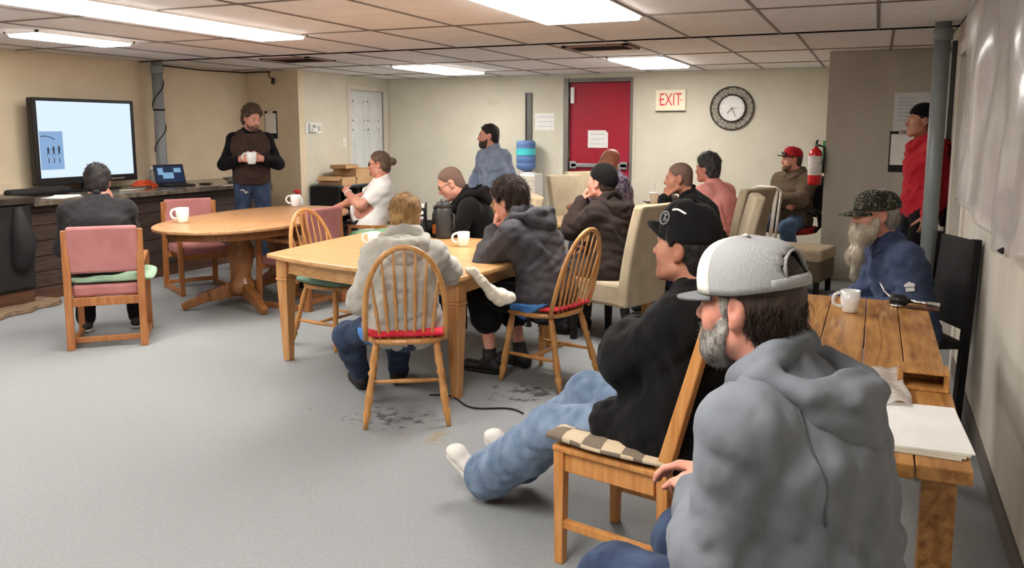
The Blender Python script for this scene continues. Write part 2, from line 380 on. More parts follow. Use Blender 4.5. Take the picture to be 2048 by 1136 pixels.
# white six panel door in the far left wall
d1 = struct(MB().span((-6.985, 10.2, .01), (-6.95, 11.09, 2.1)), 'door_1', M_DOORW, bevel=.002)
for yy0, yy1 in ((10.3, 10.6), (10.69, 10.99)):
    for z0, z1 in ((.2, .78), (.93, 1.55), (1.66, 1.96)):
        f = MB(); g = .02
        f.span((-6.952, yy0, z0), (-6.944, yy0 + g, z1)); f.span((-6.952, yy1 - g, z0), (-6.944, yy1, z1)); f.span((-6.952, yy0, z0), (-6.944, yy1, z0 + g)); f.span((-6.952, yy0, z1 - g), (-6.944, yy1, z1))
        f.span((-6.951, yy0 + .05, z0 + .05), (-6.941, yy1 - .05, z1 - .05))
        f.build('panel', M_DOORW, d1)
kn = MB().lathe([(.012, 0), (.012, .03), (.03, .04), (.032, .06), (.02, .075)], 14, Matrix.Translation((-6.95, 10.26, .98)) @ Matrix.Rotation(R(90), 4, 'Y')); kn.build('door_knob', M_CHROME, d1, smooth=True)
t2 = MB(); t2.span((-6.935, 10.11, 0), (-6.895, 10.19, 2.18)); t2.span((-6.935, 11.1, 0), (-6.895, 11.18, 2.18)); t2.span((-6.935, 10.19, 2.1), (-6.895, 11.1, 2.18))
struct(t2, 'trim_2', M_TRIM, bevel=.004)
# red exit door
d2 = struct(MB().span((-3.97, YB + .03, .01), (-3.1, YB + .075, 2.18)), 'door_2', M_RED, bevel=.003)
MB().span((-3.93, YB - .03, 1.02), (-3.12, YB - .008, 1.075)).build('push_bar', M_ALU, d2, .008)
for x in (-3.9, -3.17): MB().span((x - .05, YB - .03, 1.0), (x + .05, YB + .03, 1.1)).build('bar_bracket', M_ALU, d2, .006)
MB().span((-3.95, YB - .01, 1.9), (-3.9, YB + .03, 2.12)).build('door_closer_plate', M_WHITEP, d2, .004)
for z in (.25, 1.15, 1.98): MB().span((-3.985, YB - .004, z), (-3.965, YB + .03, z + .11)).build('hinge', M_GREYMETAL, d2)
t3 = MB(); t3.span((-4.04, YB - .03, 0), (-3.975, YB + .08, 2.24)); t3.span((-3.095, YB - .012, 0), (-3.06, YB + .08, 2.24)); t3.span((-3.975, YB - .012, 2.185), (-3.095, YB + .08, 2.24))
struct(t3, 'trim_3', M_GREYMETAL, bevel=.003)
struct(MB().span((-4.13, YB - .015, 0), (-4.045, YB, 2.28)), 'trim_4', M_WALL, bevel=.004)
struct(MB().span((-3.045, YB - .012, .9), (-3.02, YB, 2.28)), 'trim_5', M_WALL, bevel=.003)
# pipes
def pipe(name, label, x, y, r, m, z0=0):
    t = thing(name, label, 'pipe', (x, y, 0))
    MB().lathe([(r, z0), (r, HC + .01)], 20).build('pipe_shaft', m, t, smooth=True)
    MB().lathe([(r, HC - .13), (r + .012, HC - .125), (r + .012, HC - .05), (r, HC - .04)], 20).build('pipe_collar', m, t, smooth=True)
    return t
M_PIPE = mat('grey_blue_paint', (134, 138, 142), .4, rgb2=(146, 150, 154), scale=(4, 4, 2), bump=.05)
M_PIPE2 = mat('grey_green_paint', (120, 125, 127), .4, rgb2=(132, 137, 138), scale=(4, 4, 2), bump=.05)
p1 = pipe('support_pipe', 'grey painted pipe with a wound cord, against the tan wall right of the television', -7.6, 7.36, .06, M_PIPE, 0)
hx = []
for i in range(60):
    a = i / 59 * 2 * math.pi * 2.4; hx.append((math.cos(a) * .066, math.sin(a) * .066, 1.0 + i / 59 * 1.2))
MB().tube(hx, .006, 5).build('wound_cord', M_BLACKM, p1, smooth=True)
for z in (2.18, 1.75): MB().lathe([(.062, z), (.066, z + .004), (.066, z + .016), (.062, z + .02)], 16).build('strap', M_BLACKM, p1)
p2 = pipe('support_pipe', 'thick grey support pipe in front of the man in the red hoodie', .395, 6.98, .056, M_PIPE2, 0)
for z in (1.05, 1.9): MB().lathe([(.007, .06), (.007, .066), (.003, .069)], 8, Matrix.Translation((0, 0, z)) @ Matrix.Rotation(R(90), 4, 'X')).build('screw', M_CHROME, p2)
# cable along the left ceiling line and over the jog
cb = MB().tube([(XL + .02, 7.45, 2.28), (XL + .02, 8.2, 2.265), (XL + .02, 8.97, 2.28), (-7.5, 9.0, 2.285), (-7.33, 9.0, 2.28)], .008, 5)
tag(cb.build('ceiling_cable', M_BLACKM, smooth=True), 'thin black cable run along the top of the tan wall', 'cable')
cc = thing('security_camera', 'small dark security camera hanging on its cable below the ceiling by the clipboard', 'camera', (-7.33, 8.97, HC))
MB().tube([(0, 0, -.005), (.0, 0, -.06), (.03, -.01, -.1), (.08, -.02, -.11)], .006, 6).build('bracket', M_BLACKM, cc, smooth=True)
MB().lathe([(.02, 0), (.024, .01), (.024, .07), (.018, .08)], 12, Matrix.Translation((.09, -.02, -.1)) @ Matrix.Rotation(R(165), 4, 'X')).build('camera_body', M_BLACKP, cc, smooth=True)
tag(MB().span((-7.5, 9.0, 2.08), (-7.43, 9.021, 2.16)).build('cover_plate', M_WALLTAN, bevel=.004), 'small blank tan cover plate near the ceiling beside the security camera', 'plate')
# right wall things: tall framed board, plastic sheet
fb = thing('framed_board', 'tall pale board in a dark frame on the wall behind the grey support pipe', 'board', (XR, 7.62, 1.5))
MB().span((-.012, -.26, -.68), (0, .26, .66)).build('board_face', mat('pale_board', (176, 178, 176), .4, rgb2=(188, 190, 188), scale=(3, 3, 3)), fb)
for a, b in (((-.035, -.3, -.72), (0, -.25, .7)), ((-.035, .25, -.72), (0, .3, .7)), ((-.035, -.25, .65), (0, .25, .7)), ((-.035, -.25, -.72), (0, .25, -.67))):
    MB().span(a, b).build('frame_rail', mat('dark_frame', (58, 58, 58), .5), fb, .003)
# clear plastic sheet
nu, nv = 46, 40; V = []
def sheet(u, v):
    y = 5.62 - u * 3.6; ztop = 2.26; zb = 1.10 + .04 * math.sin(u * 9) + .05 * max(0, u - .55) * 6 * .3
    z = ztop + (zb - ztop) * v
    x = XR - .062 - .018 * math.sin(u * 34 + 2.2 * v) - .014 * math.sin(u * 15 - 3.5 * v + 1) * (0.4 + v) - .03 * v * v * abs(math.sin(u * 6.5 + .5)) - .01 * math.sin(11 * v + 20 * u)
    return (x, y, z)
for i in range(nu + 1):
    for j in range(nv + 1): V.append(sheet(i / nu, j / nv))
F = [(i * (nv + 1) + j, i * (nv + 1) + j + 1, (i + 1) * (nv + 1) + j + 1, (i + 1) * (nv + 1) + j) for i in range(nu) for j in range(nv)]
M_SHEET = mat('clear_plastic_sheet', (212, 206, 208), .16, rgb2=(200, 195, 197), scale=(3, 3, 3), alpha=.34, spec=.8, bump=.25, bscale=(9, 9, 5))
ps = mesh_obj('plastic_sheet', tri_mesh('plastic_sheet', V, F), M_SHEET); sm = ps.modifiers.new('s', 'SOLIDIFY'); sm.thickness = .0015
tag(ps, 'wrinkled clear plastic sheet pinned over the right wall', 'plastic sheet')
for u, v in ((0.02, .985), (.6, .985)):
    x, y, z = sheet(u, v); tag(MB().lathe([(.012, 0), (.012, .006), (.005, .016), (.004, .02)], 10, Matrix.Translation((x - .002, y, z)) @ Matrix.Rotation(R(-90), 4, 'Y')).build('push_pin', M_BLACKM, smooth=True),
        'black push pin at the %s of the plastic sheet' % ('left bottom corner' if u < .3 else 'middle of the lower edge'), 'pin')
# ================================================================ bar counter with television
bc = thing('bar_counter', 'long dark wooden bar counter with a stone-look top along the tan wall', 'counter', (XL, 5.05, 0))
def B(m, a, b, name, par, bev=0, off=(0, 0, 0)):
    mb = MB().span(tuple(a[i] - off[i] for i in range(3)), tuple(b[i] - off[i] for i in range(3))); return mb.build(name, m, par, bev)
CO = (XL, 5.05, 0)
rp = [(0.01, 0), (1.02, 0)] + [(1.02 - .35 + .35 * math.cos(R(a)), 3.4 - .35 + .35 * math.sin(R(a))) for a in range(0, 91, 10)] + [(.01, 3.4)]
MB().prism(rp, .865, .915).build('countertop', M_BARTOP, bc, .006)
MB().span((.01, 0, .915), (.03, 3.4, 1.02)).build('backsplash', M_WALLTAN, bc, .004)
MB().span((.05, .03, .0), (.86, 3.3, .865)).build('carcass', M_BAR, bc)
hs = [.02, .12, .26, .40, .54, .68, .80]
for k in range(6):
    for (y0, y1) in ((.02, 1.75), (1.755, 3.31)):
        MB().span((.86, y0, hs[k] + .003), (.876 + .003 * (k % 2), y1, hs[k + 1] - .003)).build('plank', M_BAR, bc, .003)
MB().span((.86, .02, .80), (.9, 3.31, .865)).build('top_rail', M_BAR, bc, .004)
MB().span((.86, .02, .0), (.888, 3.31, .1)).build('kick_board', M_BROWNB, bc, .003)
# dark cabinet at the far left, with its brown base board and an old board on the floor
dc = thing('dark_cabinet', 'tall black cabinet at the left edge beside the end of the bar counter', 'cabinet', (-7.02, 4.60, 0))
MB().span((-.5, -1.0, .16), (.36, .38, .9)).build('body', M_BLACKM, dc, .03)
MB().span((-.5, -1.0, .9), (.38, .4, .96)).build('top', mat('black_stone', (40, 34, 31), .35, rgb2=(60, 52, 46), scale=(6, 6, 6)), dc, .008)
MB().span((-.5, -1.0, 0), (.33, .37, .16)).build('base_board', M_BROWNB, dc, .006)
MB().tube([(.37, .24, .88), (.40, .25, .6), (.38, .24, .4), (.3, .2, .32)], [.03, .1, .09, .03], 10).build('drape', M_BLACKM, dc, smooth=True)
lg = MB(); pts = []
for i in range(13):
    y = -.6 + 1.2 * i / 12; wv = .02 * math.sin(i * 1.9) + .015 * math.sin(i * 4.1); pts.append((.16 + wv - .1 * (i / 12 - .5) ** 2, y))
pts += [(-.17, .6), (-.17, -.6)]
lg.prism(pts, 0, .045)
o = lg.build('wooden_board', M_LOG, bevel=.008); o.location = (-6.62, 4.55, .002); o.rotation_euler = (0, 0, R(9)); tag(o, 'rough old wooden board lying on the carpet in front of the black cabinet', 'board')
# television
tv = thing('television', 'large flat television on the bar counter showing a pale slide', 'television', (-7.45, 6.25, .917))
MB().span((-.09, -.595, .075), (-.012, .595, .925)).build('case', M_BLACKP, tv, .012)
for a, b in (((-.012, -.595, .075), (.012, .595, .145)), ((-.012, -.595, .893), (.012, .595, .925)), ((-.012, -.595, .145), (.012, -.562, .893)), ((-.012, .562, .145), (.012, .595, .893))):
    MB().span(a, b).build('bezel', M_BLACKP, tv, .004)
MB().span((-.012, -.562, .145), (-.003, .562, .893)).build('screen', M_SCREEN, tv)
pic = MB().span((-.003, -.545, .225), (.0, -.29, .60)).build('slide_picture', M_SCREENB, tv)
for k, (yy, hh) in enumerate(((-.46, .07), (-.40, .08), (-.34, .085))):
    m = MB(); z0 = .37
    m.box((.001, yy, z0 + hh * .45), (.002, .018, hh * .55)); m.box((.001, yy, z0 + hh * .85), (.002, .02, .024))
    m.bar((.001, yy - .03, z0 + hh * .72), (.001, yy, z0 + hh * .6), .006, .002); m.bar((.001, yy + .03, z0 + hh * .7), (.001, yy, z0 + hh * .6), .006, .002)
    m.bar((.001, yy - .02, z0 - .01), (.001, yy - .003, z0 + .02), .008, .002); m.bar((.001, yy + .022, z0), (.001, yy + .003, z0 + .02), .008, .002)
    m.box((.001, yy, z0 - .055), (.002, .008, .05))
    m.build('picture_figure', M_SIL, pic)
MB().tube([(.001, -.535, .55), (.001, -.48, .555), (.001, -.42, .54), (.001, -.38, .52)], .004, 4).build('picture_arc', M_SIL, pic)
MB().span((.012, .25, .098), (.014, .42, .112)).build('control_strip', M_ALU, tv)
MB().span((-.15, -.3, 0), (.1, .3, .018)).build('stand_base', M_BLACKP, tv, .006)
MB().span((-.07, -.06, .015), (-.03, .06, .1)).build('stand_neck', M_BLACKP, tv, .004)
# things on the bar
lp = thing('laptop', 'open dark laptop with a blue screen on the bar counter beside the pipe', 'laptop', (-7.12, 7.08, .917), R(62))
MB().span((-.17, -.12, 0), (.17, .12, .018)).build('base', M_BLACKP, lp, .004)
MB().span((-.145, -.04, .018), (.145, .1, .021)).build('keyboard', M_BLACKM, lp)
ld = MB().box((0, 0, .115), (.34, .012, .23), Matrix.Translation((0, .125, .012)) @ Matrix.Rotation(R(-20), 4, 'X')).build('lid', M_BLACKP, lp, .004)
sM = Matrix.Translation((0, .125, .012)) @ Matrix.Rotation(R(-20), 4, 'X')
MB().box((0, -.0075, .118), (.31, .003, .19), sM).build('laptop_screen', M_SCREEND, ld)
for cx, cz, a, b in ((-.02, .1, .12, .07), (.09, .16, .08, .05), (-.1, .15, .06, .08)):
    MB().box((cx, -.0095, cz), (a, .002, b), sM).build('screen_tile', M_LAPTILE, ld)
lp.rotation_euler = (0, 0, R(68))
M_ORANGE = mat('orange_cord', (206, 74, 34), .5)
pts = [( .0 + .12 * math.cos(t * .7) * (1 - t / 40), .16 * math.sin(t * .7) * (1 - t / 50), .012 + .006 * t * .35) for t in range(30)]
o = MB().tube(pts, .012, 7).build('extension_cord', M_ORANGE, smooth=True); o.location = (-7.28, 6.78, .915); tag(o, 'coiled orange extension cord on the bar counter between television and pipe', 'cord')
o = MB().tube([(0, -.28, .008), (.05, -.15, .008), (.03, 0, .008), (-.05, .1, .008)], .007, 6).build('white_cable', M_CREAM, smooth=True); o.location = (-7.02, 6.5, .915); tag(o, 'loose pale cable on the bar counter in front of the television', 'cable')
sb = thing('squeeze_bottle', 'small clear plastic bottle with pale cap on the bar counter by the pipe', 'bottle', (-7.38, 7.0, .917))
M_CLEAR = mat('clear_plastic', (232, 236, 236), .12, trans=.85, ior=1.3)
MB().lathe([(.03, 0), (.034, .01), (.034, .09), (.028, .12), (.034, .15), (.02, .18)], 16).build('bottle_body', M_CLEAR, sb, smooth=True)
MB().lathe([(.02, .178), (.022, .182), (.02, .205), (.008, .21)], 14).build('cap', M_CREAM, sb, smooth=True)
o = MB().lathe([(.0, 0), (.06, 0), (.085, .012), (.08, .014), (.055, .006), (0, .006)], 20, cap=False).build('ash_tray', M_BLACKP, smooth=True); o.location = (-7.02, 7.42, .917); tag(o, 'small black dish on the bar counter right of the laptop', 'dish')
for k in range(3):
    o = MB().box((0, 0, 0), (.22, .3, .002)).build('loose_paper', M_PAPER); o.location = (-6.87 - .03 * k, 5.44 + .05 * k, .917 + .002 * k); o.rotation_euler = (0, 0, R(20 + 14 * k))
    tag(o, ('lowest', 'middle', 'topmost')[k] + ' of the loose white papers on the near end of the bar counter', 'paper', 'papers on the bar')
o = MB().span((-.06, -.32, 0), (.06, .32, .07)).build('black_bag', M_BLACKM, bevel=.03); o.location = (-7.25, 5.5, .917); tag(o, 'long flat black bag under the television on the bar counter', 'bag')
tr_ = thing('wire_tray', 'shallow oval wire tray on the rounded end of the bar counter behind the standing man', 'tray', (-6.95, 8.0, .917))
for z, s in ((.01, .8), (.05, 1.0)):
    MB().tube([(.2 * s * math.cos(R(a)), .3 * s * math.sin(R(a)), z) for a in range(0, 360, 15)], .008, 6, closed=True).build('rim', M_GREYMETAL, tr_, smooth=True)
for a in range(0, 360, 15):
    MB().tube([(.16 * math.cos(R(a)), .24 * math.sin(R(a)), .01), (.2 * math.cos(R(a)), .3 * math.sin(R(a)), .05)], .003, 5).build('wire', M_GREYMETAL, tr_)
MB().prism([(.155 * math.cos(R(a)), .235 * math.sin(R(a))) for a in range(0, 360, 15)], .004, .01).build('tray_floor', M_BARTOP, tr_)
sp = thing('spray_bottle', 'white spray bottle with a red head on the stool behind the oval table', 'bottle', (-5.98, 7.75, .62))
MB().lathe([(.045, 0), (.05, .01), (.05, .12), (.03, .17), (.018, .19)], 16).build('bottle_body', M_WHITEP, sp, smooth=True)
sh = MB(); sh.span((-.016, -.016, .19), (.016, .016, .235)); sh.span((-.014, -.07, .215), (.014, .02, .245)); sh.bar((0, -.045, .215), (0, -.03, .16), .012, .008); sh.build('spray_head', mat('red_plastic', (200, 40, 36), .4), sp, .004)
MB().lathe([(.0505, .03), (.0505, .1)], 16, cap=False).build('label', mat('pale_label', (216, 214, 222), .5), sp, smooth=True)
st = thing('metal_stool', 'plain grey metal stool under the spray bottle', 'stool', (-5.98, 7.75, 0))
MB().lathe([(.0, .60), (.16, .60), (.165, .61), (.16, .62), (0, .62)], 20, cap=False).build('seat', M_GREYMETAL, st, smooth=True)
for a in (45, 135, 225, 315): MB().tube([(.11 * math.cos(R(a)), .11 * math.sin(R(a)), .6), (.19 * math.cos(R(a)), .19 * math.sin(R(a)), 0)], .012, 8).build('leg', M_GREYMETAL, st, smooth=True)
MB().tube([(.155 * math.cos(R(a)), .155 * math.sin(R(a)), .25) for a in range(0, 360, 20)], .008, 6, closed=True).build('foot_ring', M_GREYMETAL, st, smooth=True)
# black cubby cabinet with cardboard boxes
cu = thing('cubby_cabinet', 'black open cubby cabinet against the grey wall under the cardboard boxes', 'cabinet', (-6.66, 9.64, 0))
for a, b, n in (((-.23, -.46, .76), (.23, .46, .79), 'top'), ((-.23, -.46, 0), (.23, -.435, .76), 'side_panel'), ((-.23, .435, 0), (.23, .46, .76), 'side_panel'), ((-.23, -.012, .05), (.23, .012, .76), 'divider'),
                ((-.23, -.435, .04), (.23, .435, .06), 'shelf'), ((-.23, -.435, .40), (.2, .435, .42), 'shelf'), ((-.23, -.435, .04), (-.215, .435, .76), 'back_panel')):
    MB().span(a, b).build(n, M_BLACKM, cu, .003)
o = MB().span((-.2, -.42, .792), (.225, .4, .8)).build('blue_cloth', cloth('faded_blue_cloth', (86, 112, 132)), bevel=.003); o.location = (-6.66, 9.64, 0); tag(o, 'folded faded blue cloth under the cardboard boxes on the black cabinet', 'cloth')
M_CARD = mat('cardboard', (178, 140, 100), .85, rgb2=(190, 152, 112), scale=(4, 4, 9), bump=.08, bscale=(80, 8, 80))
M_CARDD = mat('cardboard_dark', (128, 98, 70), .85, rgb2=(140, 108, 78), scale=(4, 4, 9))
def carton(name, lab, loc, rz, d, open_=True):
    t = thing(name, lab, 'box', loc, rz); x, y, z = d[0] / 2, d[1] / 2, d[2]; w_ = .005
    for a, b in (((-x, -y, 0), (x, -y + w_, z)), ((-x, y - w_, 0), (x, y, z)), ((-x, -y, 0), (-x + w_, y, z)), ((x - w_, -y, 0), (x, y, z))): MB().span(a, b).build('side', M_CARD, t)
    MB().span((-x, -y, 0), (x, y, w_)).build('bottom', M_CARDD, t)
    if open_:
        for s in (-1, 1): MB().box((0, 0, 0), (2 * x, .09, .004), Matrix.Translation((0, s * (y + .03), z - .015)) @ Matrix.Rotation(R(-s * 35), 4, 'X')).build('flap', M_CARD, t)
    else: MB().span((-x, -y, z - .004), (x, y, z)).build('lid', M_CARD, t)
    return t
carton('cardboard_box', 'low open cardboard tray box on the left end of the black cabinet', (-6.62, 9.42, .802), R(2), (.36, .34, .11))
carton('cardboard_box', 'larger closed cardboard box on the black cabinet, right of the open tray box', (-6.64, 9.86, .802), R(-2), (.38, .46, .21), False)
carton('cardboard_box', 'small cardboard box lid lying half across the other two boxes', (-6.64, 9.62, 1.016), R(4), (.24, .34, .05), False)

# ================================================================ chairs
def oval(cx, cy, a, b, z0, z1, n=28, pw=2.0):
    P = []
    for i in range(n):
        t = 2 * math.pi * i / n; c, s_ = math.cos(t), math.sin(t)
        P.append((cx + a * abs(c) ** (2 / pw) * (1 if c >= 0 else -1), cy + b * abs(s_) ** (2 / pw) * (1 if s_ >= 0 else -1)))
    return P
def turned(p, q, r=.019, n=10):
    p, q = Vector(p), Vector(q); prof = [(0, .8), (.08, .9), (.25, 1.15), (.32, .75), (.36, 1.25), (.4, .75), (.6, 1.1), (.72, 1.2), (.76, .7), (.8, 1.15), (.9, .85), (1, .6)]
    return MB().tube([p.lerp(q, t) for t, _ in prof], [r * k for _, k in prof], n)
def make_windsor(label, group='windsor chairs'):
    t = thing('windsor_chair', label, 'chair', (0, 0, 0), 0, group)
    seat = MB().prism(oval(0, .02, .225, .215, 0, 0, 28, 2.6), .425, .455); seat.build('seat', M_WINDS, t, .012)
    bow = []
    for i in range(25):
        a = math.pi * i / 24; x = .205 * math.cos(a) * (1 + .12 * math.sin(a)); z = .45 + .5 * math.sin(a) ** .8
        bow.append((x, -.16 - (z - .45) * .28, z))
    MB().tube(bow, .0145, 8).build('back_bow', M_WINDS, t, smooth=True)
    for k in range(7):
        x = -.132 + .044 * k; xt = x * 1.28
        s_ = math.sqrt(max(0, 1 - (xt / .222) ** 2)); zt = .45 + .5 * s_ ** .8
        p = Vector((x, -.165, .452)); q = Vector((xt, -.16 - (zt - .45) * .28, zt)); pr = [(0, .9), (.12, 1.3), (.16, .9), (.2, 1.4), (.25, 1), (.4, 1.55), (.7, 1.0), (1, .7)]
        MB().tube([p.lerp(q, u) for u, _ in pr], [.0068 * k_ for _, k_ in pr], 7).build('spindle', M_WINDS, t, smooth=True)
    L = {}
    for sx in (-1, 1):
        for nm, y0, y1 in (('f', .15, .2), ('r', -.13, -.24)):
            L[sx, nm] = (Vector((sx * .155, y0, .43)), Vector((sx * .215, y1, 0)))
            turned(*L[sx, nm]).build('leg', M_WINDS, t, smooth=True)
    for sx in (-1, 1):
        a = L[sx, 'f'][0].lerp(L[sx, 'f'][1], .58); b = L[sx, 'r'][0].lerp(L[sx, 'r'][1], .58)
        MB().tube([a, a.lerp(b, .5), b], [.009, .014, .009], 8).build('stretcher', M_WINDS, t, smooth=True)
    a = (L[1, 'f'][0].lerp(L[1, 'f'][1], .58) + L[1, 'r'][0].lerp(L[1, 'r'][1], .58)) / 2; b = a.copy(); b.x = -a.x
    MB().tube([a, a.lerp(b, .5), b], [.009, .014, .009], 8).build('stretcher', M_WINDS, t, smooth=True)
    return t
def pad(name, lab, m, loc, rz, d, cat='cushion', puff=.5, wav=0.0, tilt=0):
    nx, ny = 16, 16; V = []; F = []
    for sgn in (1, -1):
        for i in range(nx + 1):
            for j in range(ny + 1):
                u, v = i / nx * 2 - 1, j / ny * 2 - 1
                x = u * math.sqrt(1 - v * v * .12); y = v * math.sqrt(1 - u * u * .12)
                h = (max(0, 1 - u ** 4) * max(0, 1 - v ** 4)) ** .5
                wv = wav * (math.sin(7 * u + 3 * v) + math.sin(5 * v - 4 * u))
                V.append((x * d[0] / 2, y * d[1] / 2, d[2] / 2 + sgn * d[2] / 2 * (.25 + .75 * h) * 1 + wv * (1 if sgn > 0 else .2)))
    n = (nx + 1) * (ny + 1)
    for s_ in (0, 1):
        for i in range(nx):
            for j in range(ny):
                a = s_ * n + i * (ny + 1) + j; q = (a, a + ny + 1, a + ny + 2, a + 1); F.append(q if s_ == 0 else q[::-1])
    rim = [(i, 0) for i in range(nx)] + [(nx, j) for j in range(ny)] + [(i, ny) for i in range(nx, 0, -1)] + [(0, j) for j in range(ny, 0, -1)]
    for k in range(len(rim)):
        a = rim[k][0] * (ny + 1) + rim[k][1]; b = rim[(k + 1) % len(rim)]; b = b[0] * (ny + 1) + b[1]; F.append((a, n + a, n + b, b))
    o = mesh_obj(name, tri_mesh(name, V, F), m); o.location = loc; o.rotation_euler = (R(tilt), 0, rz)
    return tag(o, lab, cat)
F4 = (-.5, .866); F6 = (-.97, .24); F2 = (.985, -.17)
w4 = make_windsor('windsor chair under the blond man in the pale grey hoodie, nearest the viewer'); w4.location = (-2.27, 3.82, 0); w4.rotation_euler.z = face_rz(F4)
dup(w4, (-1.8, 4.72, 0), face_rz(F6), 'windsor chair under the man in black shorts and charcoal hoodie')
dup(w4, (-3.52, 4.95, 0), face_rz(F2), 'empty windsor chair at the left end of the near table, teal cushion on it')
pad('seat_cushion', 'bright red seat cushion under the blond man', M_REDC, (-2.27, 3.83, .455), face_rz(F4), (.42, .40, .05), wav=.004)
pad('seat_cushion', 'red seat cushion under the man in black shorts', M_REDC, (-1.82, 4.73, .455), face_rz(F6), (.42, .42, .045))
pad('seat_cushion', 'teal green cushion on the empty windsor chair', M_TEALC, (-3.45, 4.9, .455), face_rz(F2), (.46, .46, .09), wav=.006)

def make_sled(label, group='rose sled base chairs'):
    t = thing('sled_chair', label, 'chair', (0, 0, 0), 0, group)
    for sx in (-1, 1):
        x = sx * .235
        MB().bar((x, -.29, 0.0), (x, -.255, .84), .034, .05, (1, 0, 0)).build('rear_leg', M_SLED, t, .005)
        MB().bar((x, .27, 0.0), (x, .25, .60), .034, .045, (1, 0, 0)).build('front_leg', M_SLED, t, .005)
        MB().bar((x, -.3, .022), (x, .285, .022), .034, .044).build('floor_runner', M_SLED, t, .005)
        MB().bar((x, -.27, .58), (x, .27, .60), .04, .034).build('arm_rail', M_SLED, t, .005)
    MB().bar((-.235, -.26, .335), (.235, -.26, .335), .034, .06).build('seat_rail', M_SLED, t, .004)
    MB().bar((-.235, .24, .35), (.235, .24, .35), .034, .05).build('seat_rail', M_SLED, t, .004)
    MB().bar((-.235, -.24, .06), (.235, -.24, .06), .024, .04).build('stretcher', M_SLED, t, .004)
    MB().span((-.215, -.25, .365), (.215, .25, .45)).build('seat_pad', M_PINK, t, .02)
    MB().box((0, 0, 0), (.452, .05, .33), Matrix.Translation((0, -.26, .70)) @ Matrix.Rotation(R(4), 4, 'X')).build('back_pad', M_PINK, t, .018)
    return t
F1 = (-.68, .73)
c1 = make_sled('rose sled base chair at the left under the man in the black shirt'); c1.location = (-5.11, 4.39, 0); c1.rotation_euler.z = face_rz(F1)
dup(c1, (-5.95, 6.15, 0), face_rz((.86, -.5)), 'rose sled base chair beyond the oval table, in front of the bar')
dup(c1, (-4.62, 5.98, 0), face_rz((-1, .06)), 'rose sled base chair tucked under the near side of the oval table')
dup(c1, (-4.60, 7.16, 0), face_rz((-.82, -.57)), 'rose sled base chair under the man in the white T-shirt')
pad('seat_cushion', 'pale sage cushion sliding off the rose chair of the man in the black shirt', M_GREENC, (-5.08, 4.42, .452), face_rz(F1), (.56, .5, .055), wav=.006)
pad('seat_cushion', 'green cushion under the man in the white T-shirt', mat('sage_cushion_b', (132, 176, 136), .9, rgb2=(150, 192, 154), scale=(9, 9, 9)), (-4.54, 7.14, .452), face_rz((-.82, -.57)), (.6, .62, .12), wav=.008)

def make_parsons(label, group='beige parsons chairs'):
    t = thing('parsons_chair', label, 'chair', (0, 0, 0), 0, group)
    MB().span((-.24, -.22, .30), (.24, .26, .47)).build('seat', M_BEIGE, t, .025)
    b = MB(); n = 8
    for k in range(n + 1):
        z = .30 + .72 * k / n; y = -.235 - .13 * (k / n) ** 1.6
        if k: b.add([(-.24, yp - .04, zp), (.24, yp - .04, zp), (.24, yp + .045, zp), (-.24, yp + .045, zp), (-.24, y - .04, z), (.24, y - .04, z), (.24, y + .045, z), (-.24, y + .045, z)],
                    ([(0, 3, 2, 1)] if k == 1 else []) + ([(4, 5, 6, 7)] if k == n else []) + [(0, 1, 5, 4), (1, 2, 6, 5), (2, 3, 7, 6), (3, 0, 4, 7)])
        yp, zp = y, z
    b.build('back', M_BEIGE, t, .02)
    for sx in (-1, 1):
        MB().box((sx * .205, .22, .15), (.05, .05, .30), taper=.75).build('leg', M_BLACKM, t, .003)
        MB().bar((sx * .205, -.24, .30), (sx * .205, -.29, 0), .05, .05, (0, 1, 0), .035, .035).build('leg', M_BLACKM, t, .003)
    return t
F9 = (-.93, .36); F10 = (-.97, -.22)
p9 = make_parsons('beige parsons chair under the man in the black beanie'); p9.location = (-1.70, 5.84, 0); p9.rotation_euler.z = face_rz(F9)
dup(p9, (-1.20, 6.80, 0), face_rz(F10), 'beige parsons chair under the buzz-cut man in the black sweater')
dup(p9, (-3.02, 9.0, 0), face_rz((.83, -.55)), 'leftmost empty beige parsons chair by the red door')
SEAT8 = (-2.44, 8.42, 0)
dup(p9, (-3.10, 9.78, 0), face_rz((.75, -.66)), 'empty beige parsons chair behind the hand of the man in the black beanie')
dup(p9, (-1.26, 7.80, 0), face_rz((-.88, .42)), 'beige parsons chair under the man in the pink shirt')
dup(p9, (-2.78, 5.99, 0), face_rz((-.85, -.5)), 'beige parsons chair under the man with glasses in the black hoodie')
# ottoman, cream slatted chair, office chair, dark chair
ot = thing('ottoman', 'low beige upholstered ottoman at the corner of the grey partition', 'ottoman', (-.62, 8.35, 0), R(-12))
MB().span((-.27, -.25, .32), (.27, .25, .44)).build('cushion_top', M_BEIGE, ot, .03)
MB().span((-.26, -.24, .14), (.26, .24, .32)).build('skirt', M_TAUPE, ot, .01)
for sx in (-1, 1):
    for sy in (-1, 1): MB().box((sx * .22, sy * .2, .07), (.045, .045, .14)).build('leg', M_BLACKM, ot, .003)
sl = thing('slatted_chair', 'cream metal chair with wide vertical back slats behind the buzz-cut man', 'chair', (-1.18, 8.72, 0), face_rz((-.6, -.8)))
M_CRM = mat('cream_metal', (206, 200, 188), .4, .1, rgb2=(192, 186, 174), scale=(4, 4, 2))
MB().prism(oval(0, 0, .23, .22, 0, 0, 24, 3.5), .43, .455).build('seat', M_CRM, sl, .006)
